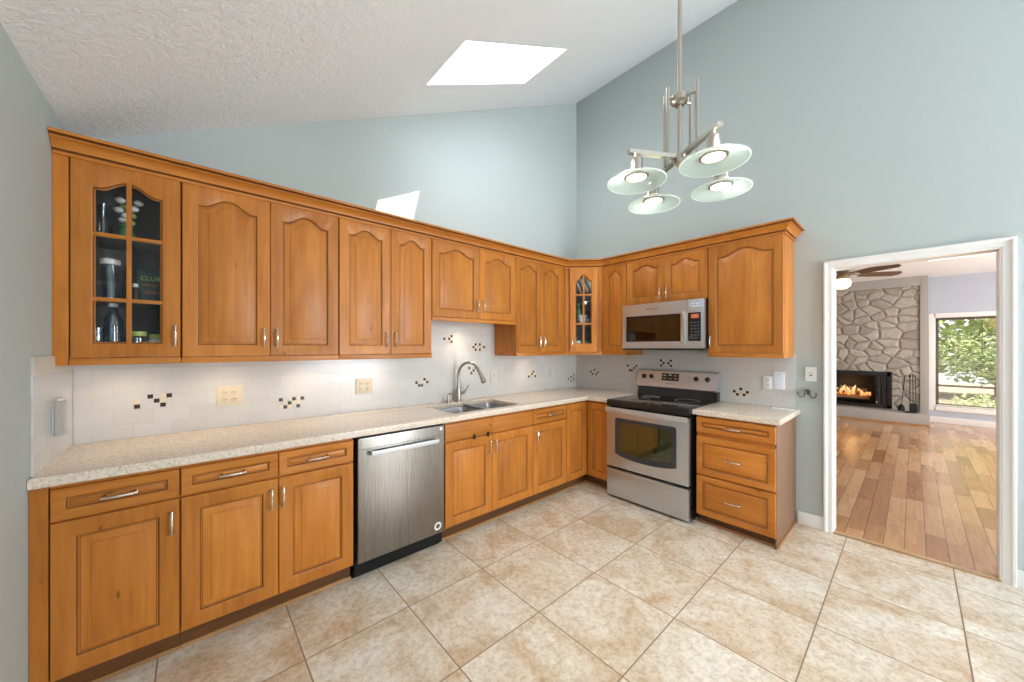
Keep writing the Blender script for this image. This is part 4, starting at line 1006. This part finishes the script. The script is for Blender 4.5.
# ------------------------------------------------------------------ microwave
mw = thing('microwave', 'stainless over-the-range microwave mounted above the stove', 'microwave', (0, -.899, 0), RB)
MW, Z0, Z1 = .772, 1.388, 1.826
obj('housing', MB().box(.003, MW - .003, -.375, -.005, Z0, Z1, .004), M_black, mw)
xd = .625
b = MB(); wx0, wx1, wz0, wz1 = .040, .575, Z0 + .075, Z1 - .115
for q in ((0, xd, -.405, -.372, wz1, Z1), (0, xd, -.405, -.372, Z0 + .012, wz0), (0, wx0, -.405, -.372, wz0, wz1), (wx1, xd, -.405, -.372, wz0, wz1)): b.box(*q)
md = obj('door', b, M_steel, mw)
obj('window_screen', MB().box(wx0, wx1, -.386, -.376, wz0, wz1), plain('perforated_screen', (.05, .045, .04), .5), md)
obj('window_glass', MB().box(wx0, wx1, -.399, -.394, wz0, wz1), M_mwglass, md)
b = MB()
for q in ((wx0, wx1, -.402, -.39, wz1 - .018, wz1), (wx0, wx1, -.402, -.39, wz0, wz0 + .012), (wx0, wx0 + .02, -.402, -.39, wz0, wz1)): b.box(*q)
obj('window_border', b, M_black, md)
obj('handle', MB().box(wx1 + .012, xd - .010, -.432, -.404, Z0 + .05, Z1 - .105, .008), M_chrome, md)
text('brand_lettering', 'MAYTAG', .030, M_black_ink, md, T(.31, -.4055, Z1 - .058) @ FACE)
cpn = obj('control_frame', MB().box(xd + .003, MW, -.405, -.372, Z0 + .012, Z1, .004), M_steel, mw)
kp = obj('control_panel', MB().box(xd + .012, MW - .028, -.408, -.40, Z0 + .075, Z1 - .115, .003), M_glossblk, cpn)
obj('clock_display', MB().box(xd + .040, MW - .045, -.4095, -.407, Z1 - .165, Z1 - .130), M_led, kp)
b = MB()
for i in range(3):
    for j in range(6): b.box(xd + .036 + i * .026, xd + .054 + i * .026, -.4092, -.407, Z0 + .095 + j * .027, Z0 + .107 + j * .027)
obj('key_pads', b, M_keys, kp)
obj('rating_sticker', MB().box(xd + .035, MW - .012, -.4062, -.404, Z1 - .062, Z1 - .035), M_card, cpn)
b = MB()
for k in range(4): b.box(xd + .042 + .024 * k, xd + .056 + .024 * k, -.4068, -.406, Z1 - .054, Z1 - .044 + .004 * (k % 2))
obj('sticker_print', b, M_blue, cpn)
b = MB(); b.box(.0, MW, -.400, -.37, Z0 - .004, Z0 + .011, .003); obj('vent_strip', b, M_black, mw)

# ------------------------------------------------------------------ outlets, switches, plug-in device, hook, cards
def outlet(label, x, z, loc, rotz, w_=.072, h_=.116, n=1, mat=M_almond, kind='outlet', hor=False, y0=-.008):
    t = thing('wall_outlet' if kind == 'outlet' else 'light_switch', label, 'outlet' if kind == 'outlet' else 'light switch', loc, rotz)
    obj('cover_plate', MB().box(x - w_ / 2, x + w_ / 2, y0 - .007, y0, z - h_ / 2, z + h_ / 2, .003), mat, t)
    for i in range(n):
        xc = x + (i - (n - 1) / 2) * .046
        if kind == 'outlet':
            for dz in (-.021, .021):
                r_ = obj('receptacle', MB().lathe([(0, .003), (.015, .003), (.017, 0), (0, 0)], (xc, y0 - .007, z + dz), 16, RX), mat, t)
                b = MB(); b.box(xc - .007, xc - .004, y0 - .0112, y0 - .009, z + dz - .002, z + dz + .008); b.box(xc + .004, xc + .007, y0 - .0112, y0 - .009, z + dz - .002, z + dz + .008); b.box(xc - .002, xc + .002, y0 - .0112, y0 - .009, z + dz - .010, z + dz - .006)
                obj('slots', b, M_slot, r_)
        else:
            obj('toggle', MB().box(xc - .005, xc + .005, y0 - .020, y0 - .005, z - .004, z + .012, .002), mat, t)
            obj('toggle_slot', MB().box(xc - .008, xc + .008, y0 - .0078, y0 - .006, z - .014, z + .014), M_slot if mat is M_whiteplas else mat, t)
    return t
outlet('wide almond outlet plate on the sink wall, left of the mosaic nearest the glass-doored end', -3.46, 1.107, (0, 0, 0), 0, .130, .122, 2)
outlet('wide almond outlet plate on the sink wall next to the sink', -2.64, 1.108, (0, 0, 0), 0, .126, .120, 2)
outlet('pale switch plate on the tile behind the faucet head', -1.355, 1.12, (0, 0, 0), 0, .085, .116, 1, M_ivory, 'switch')
outlet('narrow ivory outlet on the sink wall close to the corner', -.487, 1.118, (0, 0, 0), 0, .070, .116, 1, M_ivory)
outlet('white outlet on the tile beside the plain white plate', 2.030, 1.112, (0, 0, 0), RB, .068, .108, 1, M_whiteplas)
t = thing('blank_plate', 'plain pale white plate on the tile beside the outlet', 'plate', (0, 0, 0), RB)
obj('plate_face', MB().box(2.068, 2.142, -.015, -.008, 1.062, 1.208, .002), M_card, t)
obj('peg', MB().lathe([(0, .003), (.004, .003), (.005, 0)], (2.105, -.015, 1.185), 8, RX), M_greyplas, t)
outlet('white toggle switch on the painted wall beside the doorway', 2.310, 1.198, (0, 0, 0), RB, .070, .112, 1, M_whiteplas, 'switch', y0=-.001)
hk = thing('coat_hook', 'small dark double hook on the wall below the toggle switch', 'hook', (0, -2.292, 1.045), RB)
obj('back_plate', MB().lathe([(0, .006), (.010, .006), (.012, 0), (0, 0)], (0, -.001, 0), 16, RX), M_brass, hk)
for s in (-1, 1):
    pts = [(0, -.006, .012), (s * .006, -.018, .030), (s * .016, -.026, .026), (s * .014, -.030, .004), (s * .020, -.034, -.020), (s * .036, -.038, -.030), (s * .052, -.040, -.020), (s * .056, -.040, .002)]
    h1 = obj('prong', MB().tube(pts, .0055, 8), M_brass, hk)
    obj('tip', MB().lathe([(0, -.008), (.007, -.004), (.008, 0), (.006, .006), (0, .008)], (s * .056, -.040, .006), 10), M_brass, h1)
t = thing('folded_card', 'flat white card lying on the small worktop by the doorway', 'card', (0, 0, .9142))
b = MB(); b.prism([(-.075, -2.075), (-.075, -2.215), (-.125, -2.225), (-.125, -2.085)], lambda p: (p[0], p[1], 0), lambda p: (p[0], p[1], .005)); obj('card_leaf', b, M_card, t)
t = thing('plug_in_device', 'grey plug-in air freshener on the side wall tile', 'air freshener', (LW, -.335, 1.10), PI / 2)
obj('case', MB().box(-.050, .050, -.036, -.016, -.078, .075, .009, 3), M_greyplas, t)
obj('plug_base', MB().box(-.040, .040, -.020, -.0085, -.070, .070, .006), M_whiteplas, t)
obj('vent_cap', MB().box(-.035, .035, -.033, -.021, .073, .084, .004), M_whiteplas, t)

# under-cabinet puck lights
for i, (x, p) in enumerate(((-3.90, .9), (-3.50, 1.0), (-3.06, 1.0), (-2.60, .7), (-1.78, 1.4), (-.95, .8))):
    z = 1.655 if i == 4 else 1.36
    t = thing('puck_light', ['puck light under the glass-doored cabinet', 'puck light under the wide two-door cabinet, nearer the side wall', 'puck light under the wide two-door cabinet, nearer the sink', 'puck light under the cabinet just before the sink recess', 'puck light under the short cabinet over the sink', 'puck light under the narrow cabinet by the corner'][i], 'puck light', (x, -.17, z), 0, 'puck lights under the upper cabinets')
    obj('housing', MB().lathe([(0, 0), (.034, 0), (.034, -.014), (.028, -.018), (.026, -.014)], seg=20), M_nickel, t)
    obj('lens', MB().lathe([(.026, -.014), (.0, -.015)], seg=20), M_bulb, t)
    l = bpy.data.lights.new('puck_glow', 'SPOT'); l.energy = 3.0 * p; l.color = (1, .76, .52); l.spot_size = math.radians(150); l.spot_blend = .9; l.shadow_soft_size = .03
    o = bpy.data.objects.new('puck_glow', l); COL.objects.link(o); o.location = (x, -.17, z - .022)

# ------------------------------------------------------------------ chandelier
CX, CY = -2.067, -2.178
cd = thing('chandelier', 'brushed nickel four-arm chandelier with round frosted glass discs', 'chandelier', (CX, CY, 0))
zc_ = cz(CX)
lk = Matrix.Rotation(-math.atan(SL), 4, 'Y')
obj('canopy', MB().lathe([(0, -.035), (.03, -.033), (.062, -.012), (.065, 0.0), (0, 0.0)], (0, 0, zc_), 24, lk), M_nickel, cd)
obj('stem', MB().tube([(0, 0, 2.20), (0, 0, zc_ - .015)], .0085, 12), M_nickel, cd)
obj('upper_hub', MB().lathe([(0, .028), (.018, .028), (.020, .016), (.034, .012), (.034, -.012), (.020, -.016), (.018, -.028), (0, -.028)], (0, 0, 2.475), 20), M_nickel, cd)
obj('lower_hub', MB().lathe([(0, .025), (.022, .025), (.026, .010), (.026, -.015), (.012, -.03), (0, -.034)], (0, 0, 2.215), 20), M_nickel, cd)
AZ = 2.225
ax = Vector((0.747, -0.664)); ay = Vector((0.664, 0.747))   # the fixture hangs turned about 40 degrees to the walls
offs = [(-.200, -.040), (.200, .040), (.033, -.200), (-.033, .200)]
for k, (u, v) in enumerate(((-.055, -.008), (.048, -.052), (-.043, .048), (.061, .030))):
    p = ax * u + ay * v; zt = 2.522
    r_ = obj('hanging_rod', MB().tube([(p.x, p.y, 2.205), (p.x, p.y, zt)], .007, 10), M_nickel, cd)
    obj('cross_pin', MB().tube([(0, 0, 2.475), (p.x, p.y, 2.475)], .006, 8), M_nickel, r_)
SZ = 2.130
for k, (u, v) in enumerate(offs):
    e = ax * u + ay * v; d3 = Vector((e.x, e.y, 0)).normalized()
    a_ = MB(); end = Vector((e.x, e.y, AZ)) + d3 * .035
    nrm_ = Vector((-d3.y, d3.x, 0)) * .011; up_ = Vector((0, 0, .008))
    c0 = Vector((0, 0, AZ)) - d3 * .015
    qs = [(-1, -1), (1, -1), (1, 1), (-1, 1)]
    A = a_.ring([c0 + nrm_ * i + up_ * j for i, j in qs]); B = a_.ring([end + nrm_ * i + up_ * j for i, j in qs]); a_.ringfaces(A, B); a_.face(A); a_.face(B[::-1])
    ar = obj('arm', a_, M_nickel, cd)
    obj('lamp_holder', MB().lathe([(0, AZ - .006), (.010, AZ - .006), (.012, AZ - .02), (.024, AZ - .03), (.026, AZ - .075), (.018, SZ + .008), (0, SZ + .008)], (e.x, e.y, 0), 20), M_nickeld, ar)
    R0 = .118
    obj('glass_shade', MB().lathe([(.020, SZ - .004), (.05, SZ - .008), (.09, SZ - .019), (R0 - .004, SZ - .0305), (R0 - .004, SZ - .0255), (.09, SZ - .013), (.05, SZ - .002), (.020, SZ + .002)], (e.x, e.y, 0), 48), M_frost, ar)
    obj('shade_rim', MB().lathe([(R0 - .004, SZ - .0315), (R0, SZ - .031), (R0 + .001, SZ - .028), (R0 - .004, SZ - .0245)], (e.x, e.y, 0), 48), M_rim, ar)
    obj('lamp_ring', MB().lathe([(.040, SZ - .004), (.040, SZ - .012), (.044, SZ - .013), (.049, SZ - .010), (.050, SZ - .003)], (e.x, e.y, 0), 28), M_nickeld, ar)
    obj('bulb', MB().lathe([(.040, SZ - .006), (.028, SZ - .011), (.0, SZ - .013)], (e.x, e.y, 0), 24), M_bulb, ar)
    l = bpy.data.lights.new('halogen', 'SPOT'); l.energy = 19; l.color = (1, .94, .87); l.spot_size = math.radians(140); l.spot_blend = .8; l.shadow_soft_size = .035
    o = bpy.data.objects.new('halogen', l); COL.objects.link(o); o.location = (CX + e.x, CY + e.y, SZ - .02)
    l = bpy.data.lights.new('halogen_up', 'POINT'); l.energy = 1.2; l.color = (1, .95, .88); l.shadow_soft_size = .03
    o = bpy.data.objects.new('halogen_up', l); COL.objects.link(o); o.location = (CX + e.x - .0, CY + e.y, SZ + .045)
    o.location.x += d3.x * .065; o.location.y += d3.y * .065

# ------------------------------------------------------------------ what stands behind the cabinet glass
def jar(name, label, cat, x, y, z, prof, mat, lid=None, lidmat=None, seg=18, partname='body'):
    t = thing(name, label, cat, (x, y, z))
    obj(partname, MB().lathe(prof, seg=seg), mat, t)
    if lid: obj('lid', MB().lathe(lid, seg=seg), lidmat, t)
    return t
S0, S1, S2 = UZD0 + .024, MZ0 + .008, MZ1 + .008
# top shelf
t = thing('figurine', 'pale green and white floral ornament on the top shelf behind glass', 'ornament', (-3.885, -.17, S2))
obj('vase', MB().lathe([(0, 0), (.025, 0), (.034, .03), (.022, .07), (.028, .085), (.02, .085), (0, .06)]), M_greenglass, t)
for k in range(9):
    a = k * 2.4; r = .012 + .004 * k
    obj('bloom', MB().lathe([(0, -.015), (.016, -.006), (.02, .006), (.010, .016), (0, .012)], (r * math.cos(a), r * math.sin(a), .10 + .014 * k), 9), M_china if k % 3 else M_limelid, t)
jar('glass_vase', 'dark glass vase beside the floral ornament on the top shelf', 'vase', -3.965, -.18, S2, [(0, 0), (.03, 0), (.034, .06), (.018, .12), (.026, .17), (.024, .17), (.015, .12), (0, .01)], M_clearglass)
# middle shelf
jar('canister', 'clear canister with a wide white lid on the middle glass-cabinet shelf', 'canister', -3.937, -.20, S1, [(0, 0), (.030, 0), (.030, .175), (.026, .175), (.026, .004), (0, .004)], M_clearglass, [(0, .176), (.034, .176), (.036, .182), (.036, .198), (.030, .204), (0, .204)], M_china)
t = thing('snack_pouch', 'dark green snack pouch with lime lettering on the middle shelf', 'pouch', (-3.798, -.16, S1))
b = MB()
pr = [(0, .026), (.02, .03), (.09, .024), (.15, .012), (.175, .003)]
for sgn in (1,):
    rr = [b.ring([(-.048, -d_, z_), (0, -d_ * 1.15, z_), (.048, -d_, z_), (.052, 0, z_), (.048, d_, z_), (0, d_ * 1.15, z_), (-.048, d_, z_), (-.052, 0, z_)]) for z_, d_ in pr]
    for p, q in zip(rr, rr[1:]): b.ringfaces(p, q)
    b.face(rr[0]); b.face(rr[-1])
obj('bag', b, M_pouch, t)
text('lettering', 'CLUB', .030, M_lime, t, T(0, -.0285, .125) @ Matrix.Rotation(-.10, 4, 'X') @ FACE)
b = MB(); b.box(-.030, .030, -.0312, -.029, .088, .096); b.box(-.02, .03, -.0345, -.0325, .045, .062); obj('print_band', b, M_brownprint, t)
jar('spice_bottle', 'small dark spice bottle with a pale cap in front of the snack pouch', 'bottle', -3.848, -.23, S1, [(0, 0), (.018, 0), (.019, .05), (.012, .07), (0, .07)], M_iron, [(0, .071), (.010, .071), (.010, .088), (0, .09)], M_china, 12)
for k in range(3):
    tag_ = ['grey carton at the bottom of the stack on the middle shelf', 'grey carton in the middle of the stack on the middle shelf', 'grey carton on top of the stack on the middle shelf'][k]
    o = obj('carton', MB().box(-.045 + .004 * k, .040 - .003 * k, -.05, .05, 0, .034, .002), M_greybox, None, tag_, 'box', 'stacked grey cartons', None, (-3.955, -.08, S1 + .0345 * k))
# bottom shelf
jar('water_bottle', 'tall pale blue bottle on the bottom shelf of the six-pane cabinet', 'bottle', -3.928, -.20, S0, [(0, 0), (.034, 0), (.036, .02), (.034, .12), (.036, .16), (.018, .20), (.016, .225), (0, .225)], M_bluebottle, [(0, .226), (.018, .226), (.018, .243), (0, .244)], M_whiteplas)
jar('drinking_glass', 'clear drinking glass standing beside the tall blue bottle', 'glass', -3.985, -.17, S0, [(0, 0), (.028, 0), (.033, .12), (.030, .12), (.026, .006), (0, .006)], M_clearglass)
jar('storage_jar', 'small glass jar with a lime green lid on the bottom shelf', 'jar', -3.838, -.22, S0, [(0, 0), (.030, 0), (.033, .01), (.033, .075), (.026, .082), (0, .082)], M_clearglass, [(0, .083), (.030, .083), (.030, .105), (0, .106)], M_limelid)
jar('storage_jar', 'small white jar with a pale lid on the bottom shelf', 'jar', -3.768, -.22, S0, [(0, 0), (.032, 0), (.036, .012), (.036, .060), (.028, .07), (0, .07)], M_china, [(0, .071), (.034, .071), (.034, .092), (0, .093)], M_limelid)
jar('storage_jar', 'small green jar standing at the side-wall end of the bottom shelf', 'jar', -3.99, -.25, S0, [(0, 0), (.022, 0), (.024, .05), (.018, .06), (0, .06)], M_greenglass, [(0, .061), (.020, .061), (.020, .075), (0, .076)], M_limelid)
# corner cabinet
def cw(u, v): c = math.sqrt(.5); return (cx0 + (u + v) * c, cy0 + (-u + v) * c)
Z3, Z4, Z5 = UZD0 + .021, 1.662 + .009, 1.975 + .009
for k, u in enumerate((.13, .20, .27)):
    p = cw(u, .095); M_ = Matrix.Rotation(PI / 4 * 0 - PI / 4, 4, 'Z') @ Matrix.Rotation(math.radians(62 if k != 1 else 58), 4, 'Y')
    t = thing('plate', ['white plate standing on edge at the sink side of the corner cabinet', 'white plate standing on edge in the middle of the corner cabinet', 'white plate standing on edge at the stove side of the corner cabinet'][k], 'plate', (p[0], p[1], Z5 + .100), 0, 'plates on edge in the corner cabinet')
    obj('dish', MB().lathe([(0, -.004), (.05, -.004), (.085, .008), (.105, .012), (.105, .016), (.083, .013), (.05, .001), (0, .001)], (0, 0, 0), 28, M_), M_china, t)
p = cw(.165, .14); jar('glass_bottle', 'green bottle on the middle shelf of the corner cabinet', 'bottle', p[0], p[1], Z4, [(0, 0), (.035, 0), (.036, .12), (.015, .18), (.014, .23), (0, .23)], M_greenglass)
for k in range(3):
    p = cw(.20 if k < 2 else .245, .11 if k < 2 else .17); z = Z4 + (.038 * k if k < 2 else 0)
    t = thing('bowl', ['white bowl at the bottom of the pair in the corner cabinet', 'white bowl stacked on another in the corner cabinet', 'white bowl by itself beside the stacked pair in the corner cabinet'][k], 'bowl', (p[0], p[1], z), 0, 'white bowls in the corner cabinet')
    obj('bowl_shell', MB().lathe([(0, 0), (.028, 0), (.030, .004), (.060, .046), (.063, .055), (.059, .055), (.056, .046), (.026, .010), (0, .008)], seg=24), M_china, t)
for k, (u, v) in enumerate(((.15, .12), (.235, .13))):
    p = cw(u, v); jar('mug', ['white mug at the bottom of the corner cabinet, on its sink side', 'green mug at the bottom of the corner cabinet, on its stove side'][k], 'mug', p[0], p[1], Z3, [(0, 0), (.034, 0), (.038, .01), (.038, .10), (.034, .10), (.033, .012), (0, .010)], (M_china, M_greenglass)[k])
